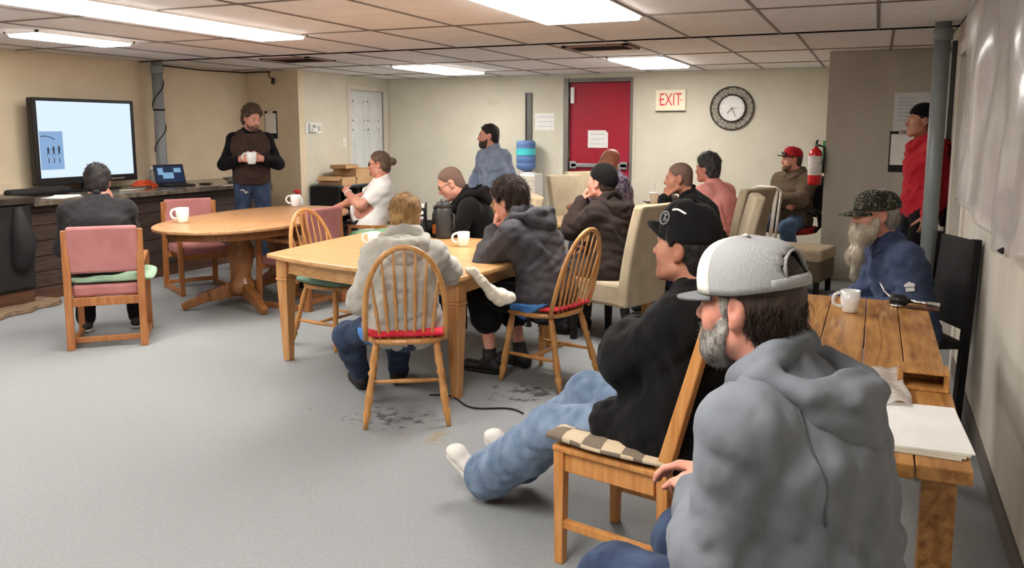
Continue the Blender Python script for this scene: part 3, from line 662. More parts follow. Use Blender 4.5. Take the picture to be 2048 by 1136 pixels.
for sx in (-1, 1):
    MB().tube([(sx * .2, -.27, 0), (sx * .2, -.21, .45), (sx * .2, -.27, .92)], .014, 8).build('back_post', M_CRM, sl, smooth=True)
    MB().tube([(sx * .2, .2, .44), (sx * .21, .24, 0)], .014, 8).build('leg', M_CRM, sl, smooth=True)
MB().tube([(-.2, -.27, .92), (-.1, -.285, .95), (.1, -.285, .95), (.2, -.27, .92)], .016, 8).build('top_rail', M_CRM, sl, smooth=True)
for k in range(4): MB().bar((-.13 + .087 * k, -.215, .46), (-.13 + .087 * k, -.28, .94), .045, .01, (0, 1, 0)).build('slat', M_CRM if k % 2 == 0 else M_TAUPE, sl, .002)
oc = thing('office_chair', 'black office chair with a red seat under the man in the red cap', 'chair', (-.82, 9.68, 0), face_rz((-.38, -.92)))
MB().prism(oval(0, 0, .25, .25, 0, 0, 24, 3.2), .41, .48).build('seat', mat('red_seat_fabric', (176, 40, 46), .85, bump=.1, bscale=(90, 90, 90)), oc, .02)
MB().box((0, 0, 0), (.44, .05, .46), Matrix.Translation((0, -.27, .8)) @ Matrix.Rotation(R(8), 4, 'X')).build('back', M_BLACKM, oc, .03)
MB().lathe([(.03, .06), (.03, .41)], 12).build('gas_column', M_BLACKP, oc, smooth=True)
for k in range(5):
    a = R(72 * k + 20); MB().bar((.03 * math.cos(a), .03 * math.sin(a), .1), (.3 * math.cos(a), .3 * math.sin(a), .06), .05, .04, w2=.03, h2=.025).build('base_spoke', M_BLACKP, oc, .006)
    MB().lathe([(.028, -.012), (.03, 0), (.028, .012)], 12, Matrix.Translation((.29 * math.cos(a), .29 * math.sin(a), .03)) @ Matrix.Rotation(R(90), 4, 'X')).build('castor', M_BLACKP, oc, smooth=True)
for sx in (-1, 1): MB().tube([(sx * .25, -.05, .44), (sx * .31, -.04, .5), (sx * .31, .0, .64), (sx * .31, .12, .68), (sx * .3, .2, .66)], [.02, .022, .028, .032, .028], 8).build('armrest', M_BLACKP, oc, smooth=True)
dk = thing('dark_chair', 'tall black wooden chair under the old man in the camouflage cap', 'chair', (.19, 4.84, 0), face_rz((-.92, -.39)))
MB().span((-.22, -.2, .42), (.22, .22, .46)).build('seat', M_BLACKM, dk, .008)
for sx in (-1, 1):
    MB().bar((sx * .19, -.2, 0), (sx * .19, -.24, .98), .04, .04, (0, 1, 0)).build('back_post', M_BLACKM, dk, .004)
    MB().box((sx * .19, .19, .21), (.04, .04, .42)).build('leg', M_BLACKM, dk, .004)
MB().box((0, 0, 0), (.36, .022, .46), Matrix.Translation((0, -.235, .74)) @ Matrix.Rotation(R(4.5), 4, 'X')).build('back_panel', M_BLACKM, dk, .004)
# foreground amber oak chair with a plaid cushion, and the one under the man in the grey cap
def make_oak(label, group='amber oak side chairs'):
    t = thing('oak_side_chair', label, 'chair', (0, 0, 0), 0, group)
    MB().span((-.22, -.19, .415), (.22, .22, .44)).build('seat', M_FGOAK, t, .008)
    for a, b in (((-.19, .18, .345), (.19, .205, .415)), ((-.19, -.19, .345), (.19, -.165, .415)), ((-.205, -.17, .345), (-.18, .19, .415)), ((.18, -.17, .345), (.205, .19, .415))): MB().span(a, b).build('apron', M_FGOAK, t, .004)
    for sx in (-1, 1):
        MB().box((sx * .195, .195, .21), (.042, .042, .42), taper=.8).build('leg', M_FGOAK, t, .004)
        MB().bar((sx * .195, -.215, 0), (sx * .195, -.2, .46), .045, .04, (0, 1, 0)).build('rear_leg', M_FGOAK, t, .004)
        MB().bar((sx * .195, -.2, .44), (sx * .195, -.36, 1.02), .045, .05, (0, 1, 0), .045, .032).build('back_post', M_FGOAK, t, .006)
        MB().bar((sx * .195, .18, .15), (sx * .195, -.2, .15), .025, .03).build('stretcher', M_FGOAK, t, .003)
    MB().box((0, 0, 0), (.39, .025, .12), Matrix.Translation((0, -.345, .97)) @ Matrix.Rotation(R(15), 4, 'X')).build('top_rail', M_FGOAK, t, .008)
    MB().box((0, 0, 0), (.35, .022, .05), Matrix.Translation((0, -.225, .55)) @ Matrix.Rotation(R(15), 4, 'X')).build('back_rail', M_FGOAK, t, .006)
    for k in range(5): MB().bar((-.12 + .06 * k, -.23, .56), (-.12 + .06 * k, -.335, .93), .035, .012, (0, 1, 0)).build('back_slat', M_FGOAK, t, .003)
    return t
F13 = (-.97, .23)
ok = make_oak('amber oak side chair with a plaid cushion under the man in the black cap'); ok.location = (-.72, 2.79, 0); ok.rotation_euler.z = face_rz(F13)
sto = thing('wooden_stool', 'plain oak stool under the man in the grey mesh cap', 'stool', (-.04, 1.70, 0), face_rz((-.92, .39)))
MB().prism(oval(0, 0, .19, .19, 0, 0, 28), .425, .455).build('seat', M_FGOAK, sto, .008)
for sx in (-1, 1):
    for sy in (-1, 1): MB().tube([(sx * .11, sy * .11, .43), (sx * .17, sy * .17, 0)], [.02, .016], 10).build('leg', M_FGOAK, sto, smooth=True)
    MB().tube([(sx * .145, -.145, .18), (sx * .145, .145, .18)], .011, 8).build('stretcher', M_FGOAK, sto, smooth=True)
dup(sto, SEAT8, 0, 'plain oak stool under the bald man in the purple plaid shirt')
M_PLAID = mat('plaid_cushion', (198, 178, 150), .9, rgb2=(116, 102, 88), scale=(13, 13, 0.01), kind='checker', bump=.25, bscale=(30, 30, 30))
pad('seat_cushion', 'beige and brown plaid cushion on the amber oak side chair', M_PLAID, (-.735, 2.79, .44), face_rz(F13), (.47, .48, .055), wav=.004)

# ================================================================ tables
nt_ = thing('square_table', 'honey oak table with tapered legs in the middle foreground', 'table', (0, 0, 0))
NA, NC, ND, NB = Vector((-3.64, 4.36)), Vector((-2.06, 4.07)), Vector((-1.96, 5.50)), Vector((-3.69, 5.66))
def edge(a, b, bow, n=10):
    d = (b - a); nrm = Vector((d.y, -d.x)).normalized(); return [a.lerp(b, i / n) + nrm * bow * 4 * (i / n) * (1 - i / n) for i in range(n)]
poly = [tuple(p) for p in edge(NA, NC, .10) + edge(NC, ND, .03) + edge(ND, NB, .05) + edge(NB, NA, .02)]
MB().prism(poly, .695, .725).build('tabletop', M_OAKX, nt_, .009)
cen = (NA + NB + NC + ND) / 4
ins = [p + (cen - p).normalized() * .12 for p in (NA, NC, ND, NB)]
for i in range(4):
    a, b = ins[i], ins[(i + 1) % 4]
    if i == 0:
        bw = edge(a, b, .07, 8) + [b]
        for k in range(8):
            pass
        m = MB()
        for k in range(8): m.bar((bw[k].x, bw[k].y, .648), (bw[k + 1].x, bw[k + 1].y, .648), .022, .094)
        m.build('apron', M_OAKX, nt_)
        m = MB()
        for k in range(8): m.bar((bw[k].x, bw[k].y, .603), (bw[k + 1].x, bw[k + 1].y, .603), .03, .012)
        m.build('apron_bead', M_OAKX, nt_)
    else: MB().bar((a.x, a.y, .648), (b.x, b.y, .648), .022, .094).build('apron', M_OAKX if i == 2 else M_OAKY, nt_)
    m = MB(); m.box((0, 0, .63), (.09, .09, .13)); m.box((0, 0, .555), (.098, .098, .02)); m.box((0, 0, .2725), (.088, .088, .545), taper=.58)
    lg_ = m.build('leg', M_OAKZ, nt_, .006); lg_.location = (a.x, a.y, 0); lg_.rotation_euler.z = R(-6)
# oval pedestal table
OVC = (-5.10, 6.04); OVR = R(10)
ov = thing('oval_table', 'oval oak pedestal table in front of the television bar', 'table', (OVC[0], OVC[1], 0), OVR)
MB().prism(oval(0, 0, .64, 1.18, 0, 0, 48, 2.3), .722, .75).build('tabletop', M_OVAL, ov, .008)
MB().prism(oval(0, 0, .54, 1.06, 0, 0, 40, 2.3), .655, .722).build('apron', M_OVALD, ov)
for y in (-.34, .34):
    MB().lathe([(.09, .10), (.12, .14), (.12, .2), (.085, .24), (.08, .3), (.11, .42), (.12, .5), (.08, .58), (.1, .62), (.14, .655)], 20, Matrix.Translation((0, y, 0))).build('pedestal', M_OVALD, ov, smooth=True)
    for a in ((1, -1) if y < 0 else (1, 1)), ((-1, -1) if y < 0 else (-1, 1)):
        m = MB(); d = Vector((a[0], a[1] * .8, 0)).normalized(); p = Vector((0, y, 0)) + d * .08; 
        m.bar(p + Vector((0, 0, .15)), p + d * .2 + Vector((0, 0, .11)), .07, .13, w2=.07, h2=.09); m.bar(p + d * .2 + Vector((0, 0, .11)), p + d * .42 + Vector((0, 0, .03)), .07, .09, w2=.06, h2=.055)
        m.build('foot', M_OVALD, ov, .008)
MB().span((-.05, -.3, .12), (.05, .3, .18)).build('stretcher', M_OVALD, ov, .006)
# pale far tables
def far_table(label, loc, rz, lx, ly):
    t = thing('dining_table', label, 'table', loc, rz)
    MB().span((-lx / 2, -ly / 2, .715), (lx / 2, ly / 2, .75)).build('tabletop', M_FAR, t, .006)
    for s in (-1, 1):
        MB().span((-lx / 2 + .06, s * (ly / 2 - .05) - .012, .62), (lx / 2 - .06, s * (ly / 2 - .05) + .012, .715)).build('apron', M_OVAL, t)
        MB().span((s * (lx / 2 - .05) - .012, -ly / 2 + .06, .62), (s * (lx / 2 - .05) + .012, ly / 2 - .06, .715)).build('apron', M_OVAL, t)
        for q in (-1, 1): MB().box((s * (lx / 2 - .06), q * (ly / 2 - .06), .358), (.08, .08, .715), taper=.7).build('leg', M_OAKZ, t, .004)
    return t
far_table('pale oak table just behind the man in the beanie', (-2.02, 6.93, 0), R(-21), 1.35, .92)
far_table('pale oak table furthest back, with the foam cup and caps on it', (-1.72, 8.78, 0), R(-10), 1.05, 1.0)
# plank table by the right wall
pk = thing('plank_table', 'long brown pine plank table against the right wall', 'table', (0, 0, 0))
xs = [-.285, -.155, -.005, .122, .245]
for i in range(4):
    MB().span((xs[i] + .0018, 2.08 + .006 * (i % 2), .715), (xs[i + 1] - .0018, 4.17 - .005 * (i % 3), .75)).build('plank', M_PLANK, pk, .003)
for y in (2.3, 4.0):
    MB().span((-.27, y - .04, .675), (.235, y + .04, .715)).build('cross_batten', M_PLANK, pk, .004)
    for x in (-.21, .19): MB().box((x, y, .3375), (.08, .08, .675)).build('leg', M_PLANK, pk, .004)
MB().span((-.23, 2.3, .2), (-.19, 4.0, .28)).build('rail', M_PLANK, pk, .004)
# ================================================================ mugs
def make_mug(label):
    t = thing('coffee_mug', label, 'mug', (0, 0, 0), 0, 'white coffee mugs')
    MB().lathe([(.0, 0), (.026, 0), (.031, .004), (.034, .016), (.0405, .05), (.0425, .1), (.0395, .1), (.0375, .05), (.032, .02), (.0, .016)], 28, cap=False).build('mug_body', M_CERAMIC, t, smooth=True)
    h = [(-.037 - .040 * math.sin(a) ** .8, 0, .058 + .032 * math.cos(a)) for a in [math.pi * i / 16 for i in range(17)]]
    MB().tube(h, .0052, 8, flat=1.5, up=(0, 1, 0)).build('handle', M_CERAMIC, t, smooth=True)
    return t
HRZ = R(23)     # handle to the left as the photograph shows it
mg = make_mug('white mug on the left end of the oval table'); mg.location = (-5.36, 5.38, .751); mg.rotation_euler.z = HRZ; mg.scale = (1.28,) * 3
def mug(loc, rz, lab, s):
    m = dup(mg, loc, rz, lab); m.scale = (s, s, s); return m
mug((-5.46, 7.02, .751), HRZ, 'white mug on the far end of the oval table, in front of the black cabinet', 1.22)
mug((-3.17, 4.92, .726), HRZ, 'white mug on the near table left of the blond man', 1.02)
mug((-2.60, 5.17, .726), HRZ, 'white mug on the near table right of the tall black flask', 1.02)
mug((-.07, 3.81, .751), HRZ, 'white mug on the far end of the plank table', .95)
# ================================================================ things on the near table
fl = thing('travel_flask', 'tall matt black insulated flask with a lid on the near table', 'flask', (-2.94, 5.52, .726))
M_FLASK = mat('flask_grey', (48, 48, 50), .45, rgb2=(56, 56, 58), scale=(9, 9, 9))
MB().lathe([(.05, 0), (.058, .006), (.06, .02), (.06, .2), (.052, .225), (.05, .228)], 22).build('flask_body', M_FLASK, fl, smooth=True)
MB().lathe([(.05, .228), (.056, .232), (.056, .262), (.04, .275), (.02, .278)], 22).build('lid', M_FLASK, fl, smooth=True)
MB().tube([(-.02, 0, .275), (-.018, 0, .295), (.018, 0, .295), (.02, 0, .275)], .006, 6).build('carry_loop', M_GREYMETAL, fl, smooth=True)
MB().tube([(.058, 0, .19), (.085, 0, .18), (.088, 0, .08), (.058, 0, .06)], .007, 7).build('handle', M_FLASK, fl, smooth=True)
for k, (x, y, h, r, lab, mm, cm) in enumerate(((-3.10, 5.46, .2, .03, 'dark sauce bottle with a white cap left of the tall black flask', M_BLACKP, M_WHITEP),
        (-3.04, 5.36, .17, .032, 'dark sauce bottle with a grey cap between the white-capped bottle and the flask', M_BLACKP, M_ALU),
        (-3.02, 5.54, .24, .026, 'slim black bottle with an orange band just left of the flask', M_BLACKP, M_BLACKP))):
    t = thing('sauce_bottle', lab, 'bottle', (x, y, .726))
    MB().lathe([(r * .9, 0), (r, .006), (r, h * .7), (r * .55, h * .86), (r * .5, h * .9)], 16).build('bottle_body', mm, t, smooth=True)
    MB().lathe([(r * .62, h * .89), (r * .66, h * .9), (r * .62, h), (r * .3, h * 1.01)], 14).build('cap', cm, t, smooth=True)
    if k == 2: MB().lathe([(r * 1.01, .03), (r * 1.01, .1)], 16, cap=False).build('label_band', mat('orange_label', (196, 108, 50), .5), t, smooth=True)
nd = thing('napkin_dispenser', 'black napkin dispenser with white napkins on the near table behind the bottles', 'napkin dispenser', (-3.17, 5.53, .726), R(25))
for a, b in (((-.07, -.05, 0), (.07, .05, .01)), ((-.07, -.05, 0), (-.064, .05, .3)), ((.064, -.05, 0), (.07, .05, .26))): MB().span(a, b).build('plate', M_BLACKP, nd, .002)
MB().span((-.06, -.045, .01), (.06, .045, .22)).build('napkin_stack', M_BLACKP, nd, .004)
MB().span((-.045, -.04, .22), (.055, .04, .245)).build('napkin', M_PAPER, nd, .004)
def crumple(name, lab, loc, s, m, seed, sq=.5, cat='tissue', par=None):
    rng = np.random.default_rng(seed); V = []; n, k = 18, 12
    ph = rng.uniform(0, 6, (6, 3)); fr = rng.uniform(2, 7, (6, 3))
    F = []
    for j in range(k + 1):
        for i in range(n):
            t = math.pi * j / k; a = 2 * math.pi * i / n; d = np.array([math.sin(t) * math.cos(a), math.sin(t) * math.sin(a), math.cos(t)])
            rr = 1 + .18 * sum(math.sin(f @ d * 1.0 + p[0]) for f, p in zip(fr, ph)) / 2
            V.append((d[0] * rr * s[0], d[1] * rr * s[1], max(-.9, d[2] * rr) * s[2]))
    for j in range(k):
        for i in range(n):
            l = (i + 1) % n; F.append((j * n + i, (j + 1) * n + i, (j + 1) * n + l, j * n + l))
    o = mesh_obj(name, tri_mesh(name, V, F), m); o.location = (loc[0], loc[1], loc[2] + s[2] * .9)
    return tag(o, lab, cat)
crumple('tissue', 'small crumpled pink tissue on the near table beside the bottles', (-3.13, 5.28, .726), (.05, .035, .018), mat('pink_tissue', (226, 190, 190), .9), 3)
# white cloth hanging from the table edge to the knee of the man in shorts

# ================================================================ things on the far table
cp = thing('foam_cup', 'white foam cup with a lid and straw on the furthest table', 'cup', (-2.10, 8.58, .751))
MB().lathe([(.0, 0), (.032, 0), (.046, .12), (.048, .124), (.0, .124)], 20, cap=False).build('cup_body', M_WHITEP, cp, smooth=True)
MB().lathe([(.05, .12), (.051, .132), (.04, .138), (0, .138)], 20, cap=False).build('lid', M_WHITEP, cp, smooth=True)
MB().tube([(0, 0, .13), (.008, 0, .24)], .005, 7).build('straw', M_WHITEP, cp, smooth=True)
def flat_cap(lab, loc, rz, m):
    t = thing('baseball_cap', lab, 'cap', loc, rz)
    prof = [(.0, .085), (.04, .08), (.075, .055), (.09, .02), (.092, 0)]
    MB().lathe(prof[::-1], 18, cap=False).build('crown', m, t, smooth=True)
    V = []; F = []
    for i in range(9):
        a = R(-55 + 110 * i / 8); V += [(math.sin(a) * .09, math.cos(a) * .09, .004), (math.sin(a) * .1, .07 + math.cos(a) * .095, .004 + .012 * (1 - (a / R(55)) ** 2))]
    for i in range(8): F.append((2 * i, 2 * i + 1, 2 * i + 3, 2 * i + 2))
    o = mesh_obj('brim', tri_mesh('brim', V, F), m, t); s = o.modifiers.new('s', 'SOLIDIFY'); s.thickness = .005
    return t
M_CAPB = cloth('brown_cap', (66, 56, 48)); M_CAPC = cloth('dark_cap', (40, 35, 33))
flat_cap('brown baseball cap lying on the furthest table behind the foam cup', (-2.02, 9.06, .752), R(70), M_CAPB)
flat_cap('dark baseball cap lying on the furthest table left of the brown cap', (-2.13, 8.9, .752), R(110), M_CAPC)
o = MB().span((-.12, -.08, 0), (.12, .08, .09)).build('black_pouch', M_BLACKM, bevel=.035); o.location = (-1.62, 6.95, .751); o.rotation_euler.z = R(-20); tag(o, 'black zipped pouch on the pale table before the buzz-cut man', 'pouch')
# ================================================================ things on the plank table
dr = thing('hand_tool', 'black and silver hand drill lying on the far end of the plank table', 'tool', (.12, 4.03, .751), R(-8))
MB().lathe([(.02, -.03), (.026, -.025), (.026, .03), (.014, .045)], 14, Matrix.Translation((0, 0, .027)) @ Matrix.Rotation(R(90), 4, 'Y')).build('motor_body', M_BLACKP, dr, smooth=True)
MB().tube([(.045, 0, .027), (.17, -.01, .024)], .009, 8).build('shaft', M_CHROME, dr, smooth=True)
MB().tube([(-.02, 0, .03), (-.06, .04, .055), (-.085, .07, .09)], .005, 6).build('lever', M_CHROME, dr, smooth=True)
MB().lathe([(.03, 0), (.032, .006), (.028, .012)], 14).build('base_plate', M_CHROME, dr, smooth=True)
MB().span((.04, -.04, 0), (.17, -.015, .014)).build('grip', M_BROWNB, dr, .004)
wt = thing('wooden_tray', 'dark hollow wooden block on the plank table beside the wall', 'block', (.165, 2.76, .751))
for a, b in (((-.07, -.05, 0), (.07, .05, .012)), ((-.07, -.05, .012), (-.055, .05, .05)), ((.055, -.05, .012), (.07, .05, .05)), ((-.055, .04, .012), (.055, .05, .05)), ((-.07, -.05, .05), (.07, .05, .06))): MB().span(a, b).build('board', M_PLANK, wt, .002)
M_WRAP = mat('plastic_wrap', (224, 220, 214), .15, trans=.0, alpha=.5, spec=.8, bump=.5, bscale=(40, 40, 40))
V = []; F = []
for i in range(13):
    for j in range(13):
        u, v = i / 12, j / 12; V.append((-.09 + .12 * u + .01 * math.sin(9 * v), -.2 + .4 * v, .008 + .016 * abs(math.sin(6 * u + 3 * v)) * (1 - v * .5) + .01 * u))
for i in range(12):
    for j in range(12): a = i * 13 + j; F.append((a, a + 13, a + 14, a + 1))
o = mesh_obj('plastic_wrap', tri_mesh('plastic_wrap', V, F), M_WRAP); o.location = (.09, 2.68, .751); o.modifiers.new('s', 'SOLIDIFY').thickness = .001; tag(o, 'crinkled clear plastic wrap on the plank table by the dark block', 'plastic wrap')
for k in range(4):
    o = MB().box((0, 0, 0), (.215, .36, .003)).build('white_sheet', M_PAPER if k == 3 else M_CREAM); o.location = (.125 + .004 * k, 2.33 + .006 * k, .7525 + .003 * k); o.rotation_euler.z = R(-3 + 2 * k)
    tag(o, ('lowest sheet', 'second lowest sheet', 'second highest sheet', 'topmost white sheet')[k] + ' of the paper pile at the near end of the plank table', 'paper', 'papers on the plank table')
# ================================================================ back wall things
wc = thing('water_cooler', 'white floor standing water cooler by the red door', 'water cooler', (-4.50, 10.98, 0))
MB().span((-.17, -.17, .02), (.17, .17, .93)).build('cabinet', M_WHITEP, wc, .025)
MB().span((-.15, -.18, .45), (.15, -.165, .9)).build('front_panel', M_CREAM, wc, .008)
MB().span((-.12, -.2, .5), (.12, -.17, .52)).build('drip_tray', M_GREYMETAL, wc, .004)
for x, m in ((-.06, mat('blue_tap', (50, 90, 180), .4)), (.06, mat('red_plastic', (200, 40, 36), .4))): MB().span((x - .015, -.225, .72), (x + .015, -.17, .75)).build('tap', m, wc, .005)
MB().lathe([(.1, .93), (.11, .935), (.1, .95)], 20).build('collar', M_WHITEP, wc, smooth=True)
wbt = thing('water_bottle', 'blue five gallon water bottle upside down on the cooler', 'bottle', (-4.53, 10.98, .951))
M_BOT = mat('blue_bottle', (136, 172, 232), .12, trans=.5, ior=1.15, rgb2=(126, 162, 224), scale=(3, 3, 3))
prof = [(.03, 0), (.06, .015), (.125, .045), (.138, .07), (.138, .11), (.131, .12), (.131, .13), (.138, .14), (.138, .2), (.131, .21), (.131, .22), (.138, .23), (.138, .33), (.132, .35), (.132, .36), (.138, .37), (.136, .41), (.12, .435), (.0, .44)]
MB().lathe(prof, 28, cap=False).build('bottle_shell', M_BOT, wbt, smooth=True)
MB().lathe([(.05, .02), (.122, .05), (.126, .2), (.0, .2)], 24, cap=False).build('water', mat('bottle_water', (104, 140, 206), .1, trans=.3, ior=1.33), wbt, smooth=True)
MB().lathe([(.1395, .235), (.1395, .325)], 28, cap=False).build('label', mat('turquoise_label', (62, 190, 196), .4, rgb2=(80, 204, 206), scale=(8, 8, 8)), wbt, smooth=True)
gs = thing('wall_strip', 'tall dark grey metal strip on the wall behind the water bottle', 'strip', (-4.575, YB, 0))
MB().span((-.05, -.03, .9), (.05, 0, 2.06)).build('strip_body', mat('dark_strip', (92, 90, 86), .5, .3, rgb2=(104, 102, 98), scale=(5, 5, 2)), gs, .004)
MB().span((-.035, -.032, .92), (-.02, -.028, 2.04)).build('strip_groove', M_BLACKM, gs)
def paper_sign(name, lab, x0, x1, z0, z1, y, cut=0, seed=1, wordy=True, m=M_PAPER):
    t = thing(name, lab, 'notice', ((x0 + x1) / 2, y, (z0 + z1) / 2)); a, b = (x1 - x0) / 2, (z1 - z0) / 2
    poly = [(-a, -b), (a, -b), (a, b - cut), (a - cut, b), (-a, b)]
    if not cut: poly = [(-a, -b), (a, -b), (a, b), (-a, b)]
    MB().prism(poly, 0, .003, WX).build('sheet', m, t)
    rng = random.Random(seed)
    for k in range(3 if b < .2 else 7):
        zz = b * .55 - k * (b * 1.1 / (2 if b < .2 else 6)); L_ = a * rng.uniform(.55, .8); x = -L_
        n_ = 0
        m_ = MB()
        while x < L_:
            wd = rng.uniform(.012, .035); m_.box((x + wd / 2, -.0035, zz), (wd * .8, .001, .012)); x += wd + .008
        m_.build('printed_line', mat('faint_ink', (176, 184, 200), .8), t)
    return t
paper_sign('paper_notice', 'white paper notice taped to the wall between cooler and red door', -4.48, -4.19, 1.53, 1.77, YB - .001, seed=2)
paper_sign('paper_notice', 'white paper notice with a cut corner taped to the red door', -3.70, -3.41, 1.29, 1.53, YB + .029, cut=.04, seed=5)
ex = thing('exit_sign', 'cream exit sign with red lettering on the back wall', 'sign', (-2.54, YB, 1.925))
MB().span((-.2, -.045, -.14), (.2, 0, .135)).build('housing', mat('exit_cream', (246, 238, 212), .5, rgb2=(240, 230, 204), scale=(3, 3, 3)), ex, .006)
MB().span((-.2, -.04, -.148), (.2, 0, -.138)).build('bottom_trim', M_BLACKP, ex)
M_EXIT = mat('exit_red', (226, 60, 66), .5)
text_mesh('lettering', 'EXIT', .235, M_EXIT, ex, Matrix.Translation((0, -.046, 0)) @ WX, sx=.62)
for s in (-1, 1): MB().prism([(s * .135, -.022), (s * .16, 0), (s * .135, .022)][::s], 0, .002, Matrix.Translation((0, -.045, 0)) @ WX).build('arrow', mat('exit_pink', (240, 150, 140), .5), ex)
ck = thing('wall_clock', 'round wall clock with an ornate dark metal ring on the back wall', 'clock', (-1.745, YB - .008, 1.81))
RY = Matrix.Rotation(R(90), 4, 'X')
M_IRON = mat('dark_iron', (52, 46, 44), .5, .5, rgb2=(66, 60, 56), scale=(9, 9, 9))
ring = lambda r, t_, n=40: MB().tube([(r * math.cos(2 * math.pi * i / n), -.015, r * math.sin(2 * math.pi * i / n)) for i in range(n)], t_, 8, closed=True)
ring(.272, .009).build('outer_ring', M_IRON, ck, smooth=True)
ring(.172, .012).build('inner_ring', M_IRON, ck, smooth=True)
for k in range(12):
    a = 2 * math.pi * k / 12
    m = MB(); m.tube([(.185 * math.cos(a), -.015, .185 * math.sin(a)), (.265 * math.cos(a), -.015, .265 * math.sin(a))], .004, 6)
    b = a + math.pi / 12
    m.tube([((.225 + .032 * math.cos(t)) * math.cos(b + .16 * math.sin(t)), -.015, (.225 + .032 * math.cos(t)) * math.sin(b + .16 * math.sin(t))) for t in [2 * math.pi * i / 12 for i in range(12)]], .003, 5, closed=True)
    m.tube([((.225 + .026 * math.cos(t)) * math.cos(b + .06 * math.sin(t)), -.015, (.225 + .026 * math.cos(t)) * math.sin(b + .06 * math.sin(t))) for t in [2 * math.pi * i / 10 for i in range(10)]], .0028, 5, closed=True)
    m.build('scroll', M_IRON, ck, smooth=True)
MB().lathe([(.0, .0), (.165, .0), (.165, .012), (0, .012)], 40, RY, cap=False).build('dial', M_PAPER, ck)
for k in range(1, 13):
    a = math.pi / 2 - 2 * math.pi * k / 12
    text_mesh('numeral', str(k), .034, mat('pale_ink', (176, 176, 180), .8), ck, Matrix.Translation((.135 * math.cos(a), -.0135, .135 * math.sin(a))) @ WX)
for nm, ang, L_, wd in (('hour_hand', -135 + 4, .085, .008), ('minute_hand', -65, .12, .006), ('second_hand', 2, .07, .004)):
    a = R(ang); MB().bar((0, -.016, 0), (L_ * math.cos(a), -.016, L_ * math.sin(a)), wd, .003, (0, 1, 0)).build(nm, M_IRON, ck)
MB().lathe([(.01, 0), (.01, .008)], 12, Matrix.Translation((0, -.012, 0)) @ RY).build('hub', M_IRON, ck)
mk = thing('wall_mark', 'faint reddish lettering mark left on the back wall above the man in blue', 'mark', (-5.11, YB, 1.93))
text_mesh('lettering', 'N', .13, mat('faint_mark', (204, 184, 166), .8), mk, Matrix.Translation((-.05, -.001, 0)) @ WX)
text_mesh('lettering', 'A', .13, mat('faint_mark', (204, 184, 166), .8), mk, Matrix.Translation((.06, -.001, 0)) @ WX)
# jog and far left wall: clipboard, thermostat, switch
def clipboard(lab, loc, w_, h_, M, par_m=M_BLACKM, ax='jog'):
    t = thing('clipboard', lab, 'clipboard', loc)
    MB().span((-w_ / 2, -.006, -h_), (w_ / 2, 0, 0)).build('board', par_m, t, .003)
    MB().span((-w_ / 2 + .012, -.009, -h_ + .07), (w_ / 2 - .012, -.006, -.03)).build('paper', M_PAPER, t)
    MB().span((-.045, -.02, -.03), (.045, -.006, .005)).build('clip', M_CHROME, t, .004)
    return t
clipboard('clipboard with a white sheet hanging on the tan wall behind the man in the vest', (-7.36, 9.018, 1.78), .2, .36, None)
th = thing('thermostat', 'white thermostat box on a wide plate on the grey wall', 'thermostat', (-6.908, 9.30, 1.56))
MB().span((0, -.16, -.07), (.008, .2, .07)).build('plate', M_WHITEP, th, .003)
MB().span((.008, -.1, -.055), (.045, .06, .06)).build('box', M_WHITEP, th, .006)
MB().span((.045, -.06, .0), (.047, .02, .04)).build('display', mat('lcd_grey', (150, 156, 150), .3), th)
MB().span((.008, .1, -.03), (.03, .16, .03)).build('sensor', M_CREAM, th, .004)
MB().span((.045, -.075, -.035), (.049, -.055, -.015)).build('button', M_GREYMETAL, th)
ls = thing('light_switch', 'white light switch beside the white door', 'switch', (-6.908, 10.02, 1.36))
MB().span((0, -.04, -.06), (.006, .04, .06)).build('plate', M_WHITEP, ls, .002); MB().span((.006, -.008, -.018), (.016, .008, .018)).build('toggle', M_WHITEP, ls, .002)
# partition: extinguisher, sheet protector, clipboard
fe = thing('fire_extinguisher', 'red fire extinguisher hanging at the edge of the grey partition', 'fire extinguisher', (-.565, 9.04, .98))
M_FER = mat('extinguisher_red', (200, 26, 30), .25, coat=.4)
MB().lathe([(.0, 0), (.055, 0), (.065, .012), (.067, .03), (.067, .3), (.055, .345), (.025, .37), (.02, .385)], 22, cap=False).build('cylinder', M_FER, fe, smooth=True)
MB().lathe([(.0685, .1), (.0685, .29)], 22, cap=False).build('label', mat('extinguisher_label', (226, 222, 216), .5, rgb2=(196, 190, 186), scale=(9, 9, 40)), fe, smooth=True)
MB().lathe([(.022, .38), (.026, .385), (.026, .41), (.018, .42)], 14).build('valve', M_CHROME, fe, smooth=True)
MB().bar((0, 0, .415), (.02, -.09, .45), .022, .01).build('lever', M_BLACKP, fe, .003); MB().bar((0, 0, .4), (.025, -.085, .395), .022, .01).build('carry_handle', M_BLACKP, fe, .003)
MB().lathe([(.018, 0), (.018, .012)], 14, Matrix.Translation((-.02, -.02, .41)) @ Matrix.Rotation(R(70), 4, 'X')).build('gauge', M_WHITEP, fe)
MB().tube([(.02, .02, .4), (.075, .03, .38), (.085, .02, .3), (.078, .0, .12)], .011, 8).build('hose', M_BLACKP, fe, smooth=True)
MB().span((.06, -.02, .2), (.085, .02, .26)).build('wall_bracket', M_BLACKP, fe, .003)
gsn = MB().span((-.62, YB - .006, 1.0), (-.5, YB, 1.4)).build('green_sign', mat('sign_green', (30, 130, 66), .5), bevel=.002); tag(gsn, 'green sign on the back wall behind the fire extinguisher', 'sign')
sp_ = thing('sheet_protector', 'clear sheet protector with a printed sheet on the grey partition behind the man in red', 'notice', (.33, 9.098, 1.70))
